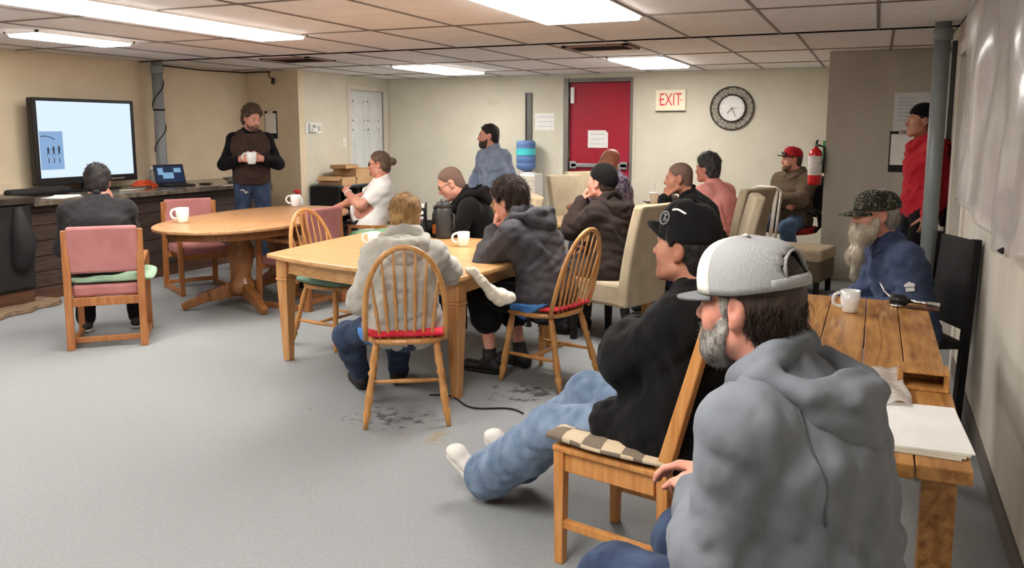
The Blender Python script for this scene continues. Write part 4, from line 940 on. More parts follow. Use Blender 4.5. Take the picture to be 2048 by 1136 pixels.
MB().span((-.2, -.006, -.19), (.2, -.002, .19)).build('printed_sheet', mat('sheet_grey', (206, 206, 206), .4), sp_)
for k in range(7): MB().span((-.16, -.008, .13 - k * .035), (-.03 + .02 * (k % 3), -.006, .142 - k * .035)).build('printed_line', mat('faint_ink', (176, 184, 200), .8), sp_)
clipboard('clipboard with white sheets on the grey partition below the sheet protector', (.235, 9.098, 1.52), .25, .4, None)
# floor cord
o = MB().tube([*[(-2.3 + .62 * t, 4.12 + .05 * math.sin(t * 9) - .1 * t, .006) for t in [i / 40 for i in range(41)]]], .005, 5).build('floor_cord', M_BLACKM, smooth=True); tag(o, 'thin dark cord on the carpet by the leg of the near table', 'cord')
# ================================================================ people: implicit surfaces meshed by surface nets
def V3(*a): return np.array(a[0] if len(a) == 1 else a, float)
def nrm(v): v = np.asarray(v, float); return v / (np.linalg.norm(v) + 1e-12)
def axis_pts(lo, hi, coarse, fine=()):
    pts = [lo]; x = lo
    while x < hi:
        h = coarse
        for a, b, f in fine:
            if a - coarse < x < b: h = min(h, f)
        x += h; pts.append(x)
    return np.array(pts)
class SDF:
    def __init__(s, lo, hi, h, fine=((), (), ())):
        s.ax = [axis_pts(lo[i], hi[i], h, fine[i]) for i in range(3)]
        s.F = np.full([len(a) for a in s.ax], .3, np.float32)
    def sub(s, lo, hi):
        sl = []
        for i in range(3):
            a = max(0, np.searchsorted(s.ax[i], lo[i]) - 1); b = min(len(s.ax[i]), np.searchsorted(s.ax[i], hi[i]) + 1)
            if b <= a: return None, None
            sl.append(slice(a, b))
        g = np.stack(np.meshgrid(*[s.ax[i][sl[i]] for i in range(3)], indexing='ij'), -1).astype(np.float32)
        return tuple(sl), g
    def op(s, fn, lo, hi, k=.02, mode='u', m=.06):
        lo = np.asarray(lo) - m; hi = np.asarray(hi) + m
        sl, g = s.sub(lo, hi)
        if sl is None or g.size == 0: return
        d = fn(g).astype(np.float32); f = s.F[sl]
        if mode == 'u':
            h = np.maximum(k - np.abs(f - d), 0) / k; s.F[sl] = np.minimum(f, d) - h * h * k * .25
        else:
            d = -d; h = np.maximum(k - np.abs(f - d), 0) / k; s.F[sl] = np.maximum(f, d) + h * h * k * .25
    def seg(s, a, b, ra, rb=None, k=.02, mode='u', wd=None, side=None, rnd=True):
        """tapered capsule; wd = depth radii (da, db) for an elliptic section whose wide axis is side"""
        a = V3(a); b = V3(b); rb = ra if rb is None else rb; ab = b - a; L = np.linalg.norm(ab) + 1e-9; n = ab / L
        if wd is None:
            def fn(g):
                q = g - a; t = np.clip(q @ (ab / L ** 2), 0, 1); return np.linalg.norm(q - t[..., None] * ab, axis=-1) - (ra + (rb - ra) * t)
            mr = max(ra, rb)
        else:
            u = nrm(V3(side) - n * np.dot(side, n)); v = np.cross(n, u)
            def fn(g):
                q = g - a; t = np.clip(q @ (ab / L ** 2), 0, 1); q = q - t[..., None] * ab
                w_ = ra + (rb - ra) * t; d_ = wd[0] + (wd[1] - wd[0]) * t; mn = np.minimum(w_, d_)
                qu, qv, qn = (q @ u) / w_, (q @ v) / d_, (q @ n) / mn
                k0 = np.sqrt(qu ** 2 + qv ** 2 + qn ** 2) + 1e-9; k1 = np.sqrt((qu / w_) ** 2 + (qv / d_) ** 2 + (qn / mn) ** 2) + 1e-9
                return np.where(k0 < .3, (k0 - 1) * mn, k0 * (k0 - 1) / k1)
            mr = max(ra, rb, *wd)
        s.op(fn, np.minimum(a, b) - mr, np.maximum(a, b) + mr, k, mode)
    def ell(s, c, r, Rm=None, k=.02, mode='u'):
        c = V3(c); r = V3(r); Rm = np.eye(3) if Rm is None else Rm
        def fn(g):
            q = (g - c) @ Rm; k0 = np.linalg.norm(q / r, axis=-1) + 1e-9; k1 = np.linalg.norm(q / r ** 2, axis=-1) + 1e-9
            return np.where(k0 < .3, (k0 - 1) * r.min(), k0 * (k0 - 1) / k1)
        mr = np.full(3, r.max()); s.op(fn, c - mr, c + mr, k, mode)
    def plane(s, p, n, k=.008):
        """cut away the side the normal points to"""
        p = V3(p); n = nrm(n)
        g = np.stack(np.meshgrid(*s.ax, indexing='ij'), -1).astype(np.float32); d = ((g - p) @ n).astype(np.float32)
        h = np.maximum(k - np.abs(s.F - d), 0) / k; s.F = np.maximum(s.F, d) + h * h * k * .25
    def wrinkle(s, amp, seed, fr=(40, 110), n=7, aniso=(1, 1, 1)):
        rng = np.random.default_rng(seed); X, Y, Z = np.meshgrid(*s.ax, indexing='ij'); near = np.abs(s.F) < .05
        x, y, z = X[near], Y[near], Z[near]; acc = np.zeros(x.shape)
        for i in range(n):
            k = rng.normal(size=3) * np.array(aniso); k = nrm(k) * rng.uniform(*fr)
            ph = k[0] * x + k[1] * y + k[2] * z + rng.uniform(0, 6.3) + 1.3 * np.sin(.45 * (k[1] * x + k[2] * y - k[0] * z) + rng.uniform(0, 6))
            acc += 1 - 2 * np.abs(np.sin(ph * .5)) ** .65
        s.F[near] += (amp * acc / math.sqrt(n)).astype(np.float32)
    def fold(s, a, b, dirn, amp=.009, w=.016, bend=0.0):
        """a cloth fold: a ridge with a groove beside it, following a..b on the side dirn points to"""
        a = V3(a); b = V3(b); n = nrm(dirn); ab = b - a; ab = ab - n * (ab @ n); L = np.linalg.norm(ab); e = ab / L; q_ = np.cross(n, e)
        mr = L * .5 + .1; c = (a + b) / 2; sl, g = s.sub(c - mr, c + mr)
        if sl is None: return
        q = g - a; x = q @ e; y = q @ q_ - bend * np.sin(np.clip(x / L, 0, 1) * math.pi); d = q @ n
        t = np.clip(x / L, 0, 1); env = np.clip(np.minimum(x, L - x) / (.35 * L) + .1, 0, 1) * np.clip((d + .06) / .05, 0, 1)
        s.F[sl] -= (amp * env * (np.exp(-(y / w) ** 2) - .8 * np.exp(-((y - 1.7 * w) / w) ** 2))).astype(np.float32)
    def mesh(s, smooth=1):
        F = s.F; S = F < 0; nx, ny, nz = F.shape
        cnt = np.zeros((nx - 1, ny - 1, nz - 1), np.uint8)
        C8 = [(i, j, k) for i in (0, 1) for j in (0, 1) for k in (0, 1)]
        for i, j, k in C8: cnt += S[i:nx - 1 + i, j:ny - 1 + j, k:nz - 1 + k]
        act = (cnt > 0) & (cnt < 8); I = np.argwhere(act); N = len(I)
        if N == 0: return np.zeros((0, 3)), np.zeros((0, 4), int)
        idm = np.full(act.shape, -1, np.int32); idm[act] = np.arange(N)
        pos = np.zeros((N, 3)); num = np.zeros(N)
        ax = s.ax
        val = {c: F[I[:, 0] + c[0], I[:, 1] + c[1], I[:, 2] + c[2]] for c in C8}
        for c in C8:
            for d in range(3):
                if c[d]: continue
                e = list(c); e[d] = 1; e = tuple(e); f0, f1 = val[c], val[e]; cr = (f0 < 0) != (f1 < 0)
                t = np.where(cr, f0 / np.where(cr, f0 - f1, 1), 0)
                for q in range(3):
                    p0 = ax[q][I[:, q] + c[q]]; p1 = ax[q][I[:, q] + e[q]]; pos[:, q] += np.where(cr, p0 + (p1 - p0) * t, 0)
                num += cr
        pos /= num[:, None]
        Q = []
        for d in range(3):
            a, b = (d + 1) % 3, (d + 2) % 3
            sl0 = [slice(None)] * 3; sl1 = [slice(None)] * 3; sl0[d] = slice(0, -1); sl1[d] = slice(1, None)
            ch = S[tuple(sl0)] != S[tuple(sl1)]; E_ = np.argwhere(ch)
            ok = (E_[:, a] > 0) & (E_[:, b] > 0) & (E_[:, a] < F.shape[a] - 1) & (E_[:, b] < F.shape[b] - 1); E_ = E_[ok]
            ins = S[tuple(sl0)][E_[:, 0], E_[:, 1], E_[:, 2]]
            def cell(da, db):
                J = E_.copy(); J[:, a] -= da; J[:, b] -= db; return idm[J[:, 0], J[:, 1], J[:, 2]]
            q = np.stack([cell(1, 1), cell(0, 1), cell(0, 0), cell(1, 0)], 1); q[~ins] = q[~ins][:, ::-1]; Q.append(q)
        Q = np.concatenate(Q); Q = Q[(Q >= 0).all(1)]
        for _ in range(smooth):
            acc = np.zeros_like(pos); n_ = np.zeros(N)
            for i in range(4):
                j = (i + 1) % 4
                np.add.at(acc, Q[:, i], pos[Q[:, j]]); np.add.at(n_, Q[:, i], 1)
                np.add.at(acc, Q[:, j], pos[Q[:, i]]); np.add.at(n_, Q[:, j], 1)
            m = n_ > 0; pos[m] = pos[m] * .4 + .6 * acc[m] / n_[m, None]
        return pos, Q
def Rx(a): c, s = math.cos(a), math.sin(a); return np.array([[1, 0, 0], [0, c, -s], [0, s, c]])
def Ry(a): c, s = math.cos(a), math.sin(a); return np.array([[c, 0, s], [0, 1, 0], [-s, 0, c]])
def Rz(a): c, s = math.cos(a), math.sin(a); return np.array([[c, -s, 0], [s, c, 0], [0, 0, 1]])
def vnormals(V, Q):
    n = np.cross(V[Q[:, 2]] - V[Q[:, 0]], V[Q[:, 3]] - V[Q[:, 1]]); N = np.zeros_like(V)
    for i in range(4): np.add.at(N, Q[:, i], n)
    return N / (np.linalg.norm(N, axis=1, keepdims=True) + 1e-12)
def strands(P, N, D, n, length, rad, curl, seed, lift=.25, segs=5, grav=(0, 0, -.3)):
    """thin tapered three-sided locks rooted on a hair shell; D = flow direction per vertex"""
    rng = np.random.default_rng(seed); idx = rng.integers(0, len(P), n); p = P[idx] - N[idx] * .002; nn = N[idx]; d = D[idx] + rng.normal(0, .25, (n, 3))
    d = d - nn * (d * nn).sum(1, keepdims=True) + nn * lift; d /= np.linalg.norm(d, axis=1, keepdims=True)
    L = length * rng.uniform(.6, 1.3, n); ph = rng.uniform(0, 6.3, n); fr = rng.uniform(.8, 1.6, n); side = np.cross(d, nn); side /= np.linalg.norm(side, axis=1, keepdims=True) + 1e-9
    V = []; g = np.array(grav)
    q = p.copy(); dd = d.copy()
    for k in range(segs + 1):
        t = k / segs; r = rad * (1 - t * .85) * (1.0 if k else .8); off = side * (np.sin(ph + t * 6.3 * fr) * curl * t)[:, None] + nn * (np.cos(ph + t * 6.3 * fr) * curl * t)[:, None]
        for m in range(3):
            a = m * 2.0944; V.append(q + off + side * math.cos(a) * r + nn * math.sin(a) * r)
        dd = dd + g * .5 / segs - nn * (lift * 1.3 / segs); dd /= np.linalg.norm(dd, axis=1, keepdims=True); q = q + dd * (L / segs)[:, None]
    V = np.stack(V, 1).reshape(-1, 3); st = (segs + 1) * 3; base = np.arange(n)[:, None] * st; F = []
    for k in range(segs):
        for m in range(3):
            o = (m + 1) % 3; F.append(np.concatenate([base + k * 3 + m, base + k * 3 + o, base + k * 3 + 3 + o, base + k * 3 + 3 + m], 1))
    return V, np.concatenate(F)
def join(*parts):
    V = []; Q = []; o = 0
    for v, q in parts: V.append(v); Q.append(q + o); o += len(v)
    return np.concatenate(V), np.concatenate(Q)
def orth(F, N):
    F = nrm(F); N = nrm(N - F * np.dot(F, N)); return F, N
def ik(A, T, a, b, pole):
    d = T - A; L = np.linalg.norm(d)
    if L > (a + b) * .995: T = A + d / L * (a + b) * .995; d = T - A; L = np.linalg.norm(d)
    n = d / L; x = (a * a - b * b + L * L) / (2 * L); h = math.sqrt(max(0, a * a - x * x)); p = V3(pole); p = nrm(p - n * np.dot(p, n))
    return A + n * x + p * h, T

class Person:
    def __init__(s, label, loc, f, seat=None, sc=1.0, g=1.0, lean=(5, 12), side=0, twist=0, head=(0, 0, 0), RH=None, LH=None, RF=None, LF=None, fine=.006, h=.014,
                 pel=None, shw=1.0, ls=1.0, belly=0.0, skin=None, neckf=0.02):
        s.label = label; s.sc = sc; s.g = g; s.h = h; s.fine = fine; s.belly = belly; s.skin = skin or M_SKIN
        s.root = thing('person', label, 'person', (loc[0], loc[1], 0), face_rz(f))
        z = seat + .07 if seat is not None else .93 * sc
        s.sit = seat is not None
        P = V3(pel if pel is not None else (0, 0, z)); s.P = P
        l1, l2 = R(lean[0]), R(lean[1]); sd = R(side)
        up = lambda a: nrm(V3(math.sin(sd), math.sin(a), math.cos(a)))
        s.W = P + up(l1) * .15 * sc; s.Ch = s.W + up((l1 + l2) / 2) * .18 * sc; s.NB = s.Ch + up(l2) * .17 * sc
        s.up = up(l2); s.tw = R(twist); s.r = V3(math.cos(s.tw), math.sin(s.tw), 0); s.fwd = nrm(np.cross(s.up, s.r)); s.back = -s.fwd
        sh = s.NB - s.up * .05 * sc; q = .168 * sc * shw
        s.S = {1: sh + s.r * q - s.up * .03, -1: sh - s.r * q - s.up * .03}; s.shc = sh
        yaw, pit, rol = (R(v) for v in head)
        s.RHd = Rz(s.tw * .6 + yaw) @ Rx(-pit) @ Ry(rol)
        nd = nrm(s.up * .8 + V3(0, 0, .5) + s.RHd @ V3(0, .25, .35)); s.HC = s.NB + nd * .155 * sc + s.RHd @ V3(0, neckf, 0)
        s.hs = sc ** .5 * 1.0
        s.H = {1: P + V3(.09 * sc, 0, -.01), -1: P + V3(-.09 * sc, 0, -.01)}
        dz = .09 * sc
        s.K = {}; s.A = {}; s.toe = {}
        for sg, ft in ((1, RF), (-1, LF)):
            if ft is None: ft = dict(t=(sg * .13, .42 * sc if s.sit else .02, dz))
            T = V3(ft['t']); kn, T = ik(s.H[sg], T, .43 * sc * ls, .42 * sc * ls, ft.get('pole', (sg * .12, 1, .8) if s.sit else (sg * .05, 1, 0)))
            s.K[sg] = kn; s.A[sg] = T; s.toe[sg] = nrm(V3(ft.get('toe', (sg * .15, 1, 0))))
        s.E = {}; s.Wr = {}; s.hand = {}
        for sg, hd in ((1, RH), (-1, LH)):
            if hd is None: hd = dict(t=(sg * .16, .36, P[2] + .03) if s.sit else (sg * .24, .06, P[2] - .06), f=(0, 1, -.15) if s.sit else (0, .1, -1), n=(0, 0, 1) if s.sit else (sg, 0, 0))
            T = hd['t']; T = s.HC + s.RHd @ V3(T[1]) if T[0] == 'head' else V3(T)
            e, T = ik(s.S[sg], T, .285 * sc, .255 * sc, hd.get('pole', (sg * .5, -.35, -1))); s.E[sg] = e; s.Wr[sg] = T
            fd, nn = hd['f'], hd['n']
            if hd.get('hf'): fd = s.RHd @ V3(fd); nn = s.RHd @ V3(nn)
            s.hand[sg] = (orth(V3(fd), V3(nn)), hd.get('curl', 25), hd.get('thumb', 25))
    # ---------- bounding box and prims
    def box(s, m=.16):
        pts = np.array([s.P, s.NB, s.HC] + [d[k] for d in (s.S, s.E, s.Wr, s.K, s.A) for k in d] + [s.A[k] + s.toe[k] * .2 for k in s.A])
        return pts.min(0) - m, pts.max(0) + m
    def torso(s, F, o=0.0, b=0.0, low=True, k=.05):
        g = s.g * s.sc; r = s.r
        if low: F.seg(s.P - V3(0, 0, .02), s.P + V3(0, 0, .04), .158 * g + o, .155 * g + o, k, wd=(.12 * g + o, .118 * g + o), side=(1, 0, 0))
        F.seg(s.P + (s.W - s.P) * .3, s.W, .152 * g + o, .15 * g + o, k, wd=(.115 * g + o, .112 * g + o + b * .3), side=(1, 0, 0))
        if s.belly: F.ell(s.W + (s.fwd * .06 - V3(0, 0, .02)) * g + s.fwd * s.belly * .5, (.145 * g + o, .10 * g + o + s.belly, .13 * g + o), k=.06)
        F.seg(s.W, s.Ch, .152 * g + o, .166 * g + o, k, wd=(.112 * g + o, .122 * g + o), side=r)
        F.seg(s.Ch, s.shc - s.up * .05, .162 * g + o, .12 * g + o, k, wd=(.122 * g + o, .082 * g + o), side=r)
        for q in (1, -1): F.seg(s.NB - s.up * .035 * g + q * r * .035, s.S[q] - q * r * .02, .055 * g + o * .7, .05 * g + o * .8, .045)
        F.seg(s.NB - s.up * .06, s.NB + s.up * .015, .075 * g + o * .5, .054 + o * .3, .045)
    def arm(s, F, sg, o=0.0, fr=1.0, k=.05, taper=0.0):
        g = (s.g * .4 + .6) * s.sc; S, E, W = s.S[sg], s.E[sg], s.Wr[sg]
        F.ell(S, np.full(3, .054 * g + o), k=.045)
        F.seg(S, E, .049 * g + o, .041 * g + o, k)
        if fr > 0: F.seg(E, E + (W - E) * min(fr, .35), .044 * g + o, .043 * g + o - taper * .3, k); F.seg(E + (W - E) * min(fr, .35), E + (W - E) * fr, .043 * g + o - taper * .3, .029 * g + o - taper, k)
    def leg(s, F, sg, o=0.0, fr=1.0, k=.04, fl=0.0):
        g = (s.g * .6 + .4) * s.sc; H, K, A = s.H[sg], s.K[sg], s.A[sg]
        F.seg(H, K, .086 * g + o, .058 * g + o, k); F.ell(K, np.full(3, .058 * g + o), k=k)
        m = K + (A - K) * .35; bk = nrm(np.cross(A - K, np.cross(s.toe[sg], A - K))); bk = bk if np.dot(bk, s.toe[sg]) < 0 else -bk
        F.seg(K, m + bk * .012, .055 * g + o, .054 * g + o + fl * .4, k); e = K + (A - K) * fr
        F.seg(m + bk * .012, e, .054 * g + o + fl * .4, .036 * g + o + fl, k)
    def hand_sdf(s, F, sg):
        (f, n), curl, th = s.hand[sg]; W = s.Wr[sg]; z = s.sc; t = np.cross(f, n) * (-sg)
        F.seg(s.E[sg] + (W - s.E[sg]) * .8, W + f * .02, .031 * z, .028 * z, .02, wd=(.027 * z, .02 * z), side=t)
        F.seg(W + f * .012, W + f * .082 * z, .03 * z, .039 * z, .015, wd=(.018 * z, .0135 * z), side=t)
        for off, L, dv in ((.029, .072, .06), (.0095, .08, .02), (-.0105, .075, -.03), (-.029, .058, -.09)):
            p = W + (f * .084 + t * off) * z; a = 0; dr = nrm(f + t * dv)
            c = R(curl)
            for fr_, r0, r1, kk in ((.44, .0098, .009, .9), (.31, .009, .0083, 1.15), (.25, .0083, .0068, .8)):
                a += c * kk; d = dr * math.cos(a) - n * math.sin(a); q = p + d * L * fr_ * z; F.seg(p, q, r0 * z, r1 * z, .006); p = q
        p = W + (f * .022 + t * .026 - n * .006) * z; a = R(th)
        for L, r0, r1, m_ in ((.042, .0145, .012, .3), (.034, .0115, .010, .7), (.026, .0098, .0078, 1.0)):
            d = nrm(f * .75 + t * (.75 - .6 * m_ * math.sin(a)) - n * (.25 + .9 * m_ * math.sin(a))); q = p + d * L * z; F.seg(p, q, r0 * z, r1 * z, .008); p = q
    def hp(s, x, y, z): return s.HC + s.RHd @ (V3(x, y, z) * s.hs)
    def head_sdf(s, F):
        h = s.hs; Rm = s.RHd; P = s.hp; e = lambda c, r, **k: F.ell(P(*c), V3(r) * h, Rm, **k); sg = lambda a, b, r0, r1, k=.012, **kw: F.seg(P(*a), P(*b), r0 * h, r1 * h, k, **kw)
        e((0, -.014, .038), (.0745, .096, .084)); e((0, .03, -.03), (.061, .066, .082), k=.03); e((0, .05, -.075), (.043, .042, .04), k=.03)
        e((0, .08, -.098), (.02, .014, .016), k=.02)
        sg((-.05, .01, -.07), (-.018, .075, -.1), .018, .016, .03); sg((.05, .01, -.07), (.018, .075, -.1), .018, .016, .03)
        sg((-.032, .083, .022), (.032, .083, .022), .012, .012, .02)
        for q in (-1, 1):
            e((q * .04, .058, -.026), (.02, .022, .024), k=.04)
            e((q * .031, .101, .003), (.019, .017, .0125), k=.014, mode='s')
            e((q * .031, .0815, .003), (.0125, .0115, .0115), k=.004); sg((q * .017, .0885, .0095), (q * .046, .083, .0085), .0048, .0044, .005); sg((q * .018, .0885, -.0075), (q * .045, .0835, -.0065), .0038, .0036, .005)
            e((q * .077, -.008, -.004), (.011, .021, .033), k=.008); e((q * .086, -.001, .002), (.008, .011, .017), k=.006, mode='s')
            e((q * .0765, .002, -.034), (.008, .009, .011), k=.008)
            e((q * .0115, .1, -.031), (.0085, .012, .008), k=.008)
        sg((0, .09, .016), (0, .112, -.024), .0085, .0115, .014); e((0, .112, -.028), (.0105, .0105, .009), k=.01)
        e((0, .094, -.0535), (.023, .0085, .0062), k=.006); e((0, .0925, -.066), (.02, .009, .0068), k=.006)
        sg((-.022, .1, -.0595), (.022, .1, -.0595), .003, .003, .004, mode='s')
        nk = s.NB - s.up * .02
        F.seg(P(0, -.03, -.05), nk, .055 * h * (s.g * .4 + .6), .06 * (s.g * .6 + .4), .035)
    def body(s):
        lo, hi = s.box(); f = s.fine
        b = np.array([s.HC, s.HC]); fx = [[], [], []]
        for i in range(3):
            fx[i].append((s.HC[i] - .12, s.HC[i] + .125, f))
            for sg in (1, -1):
                c = s.Wr[sg] + s.hand[sg][0][0] * .08; fx[i].append((c[i] - .085, c[i] + .085, f * 1.05))
        F = SDF(lo, hi, s.h, fx)
        s.torso(F, -.012); 
        for sg in (1, -1):
            s.arm(F, sg, -.002); s.leg(F, sg, -.008)
            F.seg(s.A[sg] - V3(0, 0, .02), s.A[sg] + s.toe[sg] * .12 - V3(0, 0, .055), .034, .026, .02)
        s.head_sdf(F)
        for sg in (1, -1): s.hand_sdf(F, sg)
        V, Q = F.mesh(1); o = mesh_obj('body', tri_mesh('body', V, Q), s.skin, s.root); s.headface(); return o
    def headface(s):
        M = Matrix(np.vstack([np.hstack([s.RHd * s.hs, s.HC[:, None]]), [0, 0, 0, 1]]).tolist()); s.M4 = M
        for q in (-1, 1):
            if q < 0: s.lips()
            o = mesh_obj('eye', EYE_ME, None, s.root); o.matrix_local = M @ Matrix.Translation((q * .031, .0818, .0015)) @ Matrix.Rotation(R(-5 * q), 4, 'Z')
    def lips(s):
        c = s.hp(0, .094, -.06); F = SDF(c - .035, c + .035, .0032); h = s.hs; Rm = s.RHd
        F.ell(s.hp(0, .0945, -.0545), V3(.021, .0085, .0052) * h, Rm, k=.004); F.ell(s.hp(0, .093, -.0655), V3(.0185, .009, .0058) * h, Rm, k=.004)
        F.seg(s.hp(-.024, .102, -.0597), s.hp(.024, .102, -.0597), .0028, .0028, .003, mode='s')
        s.put('lips', F, mat('lips_' + s.skin.name, (172, 104, 98) if 'brown' not in s.skin.name and 'tan' not in s.skin.name else (136, 80, 72), .45, spec=.4))
    def put(s, name, F, m, smooth=1, parent=None, label=None):
        V, Q = F.mesh(smooth)
        if len(V) == 0: return None
        return mesh_obj(name, tri_mesh(name, V, Q), m, parent or s.root, label=label)
    def hput(s, name, mb, m, parent=None, **kw):
        o = mb.build(name, m, parent or s.root, **kw)
        if parent is None: o.matrix_local = s.M4
        return o
    # ---------- clothes
    def top(s, name, m, sleeve=1.0, off=.016, sl_off=.012, hem=-.05, hood=None, wr=.004, seed=1, cuff=None, h=None, collar=False, neck=None, baggy=0, hoodup=0, k=.05, cut_to=None):
        lo, hi = s.box(.2); h = h or s.h * .85; F = SDF(lo, hi, h); o = off * s.sc
        s.torso(F, o, k=k)
        if hem < -.05 and s.sit:
            for sg in (1, -1): F.seg(s.H[sg], s.H[sg] + (s.K[sg] - s.H[sg]) * (.18 if hem > -.12 else .34), .098 * (s.g * .6 + .4) + o, .088 + o, .06)
        for sg in (1, -1): s.arm(F, sg, sl_off, sleeve if sleeve < 1 else .95, taper=-.012 if baggy else 0)
        if wr: s.wrinkle_at(F, wr, seed)
        s.folds(F, seed)
        if not s.sit: F.plane(s.P + V3(0, 0, hem), (0, 0, -1))
        elif hem >= -.05: F.plane(s.P + V3(0, 0, hem), (0, -.25, -1))
        if sleeve <= 0:
            for sg in (1, -1):
                S, E = s.S[sg], s.E[sg]; d = nrm(E - S)
                if sleeve <= -1: F.seg(S + sg * s.r * .035 + s.up * .05, S + sg * s.r * .03 - s.up * .10, .078, .07, .012, 's'); F.seg(S + sg * s.r * .045 - s.up * .06, E, .07, .075, .012, 's'); continue
                F.op(lambda g_, S=S, d=d: np.maximum(-((g_ - (S + d * (.12 + .1 * (sleeve + 1)))) @ d), np.linalg.norm(np.cross(g_ - S, d), axis=-1) - .11), S - .3, S + .3, .01, 's')
        if neck: F.ell(s.NB + s.fwd * .05 + s.up * .05, (neck, neck * .9, neck * .8), k=.012, mode='s')
        o_ = s.put(name, F, m); s.topmesh = o_
        if hood is not None: s.hood(hood, m, seed, h)
        if collar: s.collar(m)
        return o_
    def wrinkle_at(s, F, a, seed): F.wrinkle(a, seed, (45, 120), 6, (.6, .6, 1.3))
    def folds(s, F, seed):
        rng = np.random.default_rng(seed + 70); g = s.g * s.sc; J = lambda m: rng.normal(0, m, 3)
        for sg in (1, -1):
            S, E, W_ = s.S[sg], s.E[sg], s.Wr[sg]; ap = S - s.up * .10 - sg * s.r * .02
            for dr in (s.back, s.fwd):
                F.fold(ap + dr * .05 + J(.01), s.W + sg * s.r * .04 + dr * .1 + J(.02), dr, .008, .015, .02 * sg)
                F.fold(ap + dr * .05 - s.up * .03 + J(.012), s.P + sg * s.r * .10 + dr * .1 + s.up * .06 + J(.02), dr, .007, .014, -.02 * sg)
            ax_ = nrm(E - S); fx = nrm(np.cross(ax_, W_ - E) + 1e-6); ins = nrm(np.cross(fx, ax_)); ins = ins if ins @ (W_ - E) > 0 else -ins
            for k in range(3):     # folds that cross the crook of the elbow
                c = E + (S - E) * (.10 + .14 * k); o_ = c + ins * .02
                F.fold(o_ - fx * .05 + J(.008), o_ + fx * .05 + J(.008), nrm(ins + fx * rng.normal(0, .3)), .007, .011)
                c2 = E + (W_ - E) * (.15 + .17 * k); F.fold(c2 - fx * .045 + J(.01), c2 + fx * .045 + ax_ * .02, nrm(np.cross(fx, W_ - E)) * (1 if k % 2 else -1), .005, .011)
        for dr in (s.back, s.fwd):
            for k in range(2): z = s.P + s.up * (.05 + .07 * k); F.fold(z - s.r * .13 * g + dr * .1 + J(.012), z + s.r * .13 * g + dr * .1 + J(.02), dr, .007, .014, .02 * (-1) ** k)
    def hood(s, spec, m, seed, h):
        c = s.NB; r = s.r; up = s.up; bk = s.back; q = s.sc * spec.get('s', 1)
        F = SDF(c - .3, c + .3, h * .85)
        ring = [c + bk * .07 * q + up * .05, c + bk * .045 * q + r * .07 * q + up * .045, c + r * .082 * q + up * .02 - bk * .02, c + r * .055 * q - bk * .085 * q - up * .03, c - bk * .105 * q - up * .065]
        ring = ring + [p - 2 * r * np.dot(p - c, r) for p in ring[1:4][::-1]]
        for i in range(len(ring)): F.seg(ring[i], ring[(i + 1) % len(ring)], .026 * q, .026 * q, .025)
        dr = spec.get('drop', .04); A = np.stack([r, nrm(np.cross(up, r)), up], 1)
        F.ell(c + bk * .125 * q - up * (dr + .035) , (.125 * q, .055 * q, .085 * q), A, k=.04)
        F.ell(c + bk * .15 * q - up * (dr + .09), (.06 * q, .04 * q, .05 * q), A, k=.05)
        rim = [c + r * .085 * q - bk * .03 + up * .015, c + r * .118 * q + bk * .045 * q + up * (.02 - dr * .3), c + r * .11 * q + bk * .125 * q - up * (dr + .01), c + r * .05 * q + bk * .18 * q - up * (dr + .03)]
        rim = rim + [p - 2 * r * np.dot(p - c, r) for p in rim[::-1]]
        F.ell(c + bk * .115 * q + up * (.02 - dr * .5), (.10 * q, .05 * q, .065 * q), A, k=.02, mode='s')
        for i in range(len(rim) - 1): F.seg(rim[i], rim[i + 1], .023 * q, .023 * q, .012)
        F.seg(s.hp(0, -.02, 0), s.NB + s.fwd * .03, .062, .062, .015, mode='s')
        F.wrinkle(.004, seed + 3, (50, 120), 5)
        s.put('hood', F, m)
    def collar(s, m):
        c = s.NB; r = s.r; up = s.up; bk = s.back
        F = SDF(c - .2, c + .2, .009)
        ring = [c + bk * .066 + up * .05, c + r * .068 + up * .035, c + r * .05 - bk * .07 - up * .015, c - bk * .085 - up * .05]
        ring = ring + [p - 2 * r * np.dot(p - c, r) for p in ring[1:3][::-1]]
        for i in range(len(ring)): F.seg(ring[i], ring[(i + 1) % len(ring)], .018, .018, .015, wd=None)
        F.seg(s.hp(0, -.02, 0), s.NB + s.fwd * .03, .058, .058, .01, mode='s')
        s.put('collar', F, m)
    def seam(s, path, m, rad=.0022):
        me = s.topmesh.data; V = np.zeros(len(me.vertices) * 3); me.vertices.foreach_get('co', V); V = V.reshape(-1, 3); N = np.zeros(len(V) * 3); me.vertices.foreach_get('normal', N); N = N.reshape(-1, 3)
        path = [V3(p) for p in path]; pts = []
        for a, b in zip(path[:-1], path[1:]):
            for t in np.linspace(0, 1, 14)[:-1]:
                q = a + (b - a) * t; i = np.argsort(((V - q) ** 2).sum(1))[:6]; pts.append(V[i].mean(0) + N[i].mean(0) * .0008)
        pts = [sum(pts[max(0, i - 2):i + 3]) / len(pts[max(0, i - 2):i + 3]) for i in range(len(pts))]
        MB().tube(pts, rad, 6).build('seam', m, s.topmesh, smooth=True)
    def pants(s, name, m, fr=.97, off=.012, fl=.012, wr=.004, seed=2, h=None, waist=.07):
        lo, hi = s.box(.2); h = h or s.h * .9; F = SDF(lo, (hi[0], hi[1], s.P[2] + .3), h); g = s.g * s.sc
        F.seg(s.P - V3(0, 0, .03), s.P + V3(0, 0, .05), .162 * g + off, .15 * g + off, .05, wd=(.122 * g + off, .115 * g + off), side=(1, 0, 0))
        for sg in (1, -1): s.leg(F, sg, off, fr, fl=fl)
        F.wrinkle(wr, seed, (45, 110), 6, (1, .8, .8)); F.plane(s.P + V3(0, 0, waist), (0, 0, 1))
        for sg in (1, -1):
            if fr < 1: pass
        return s.put(name, F, m)
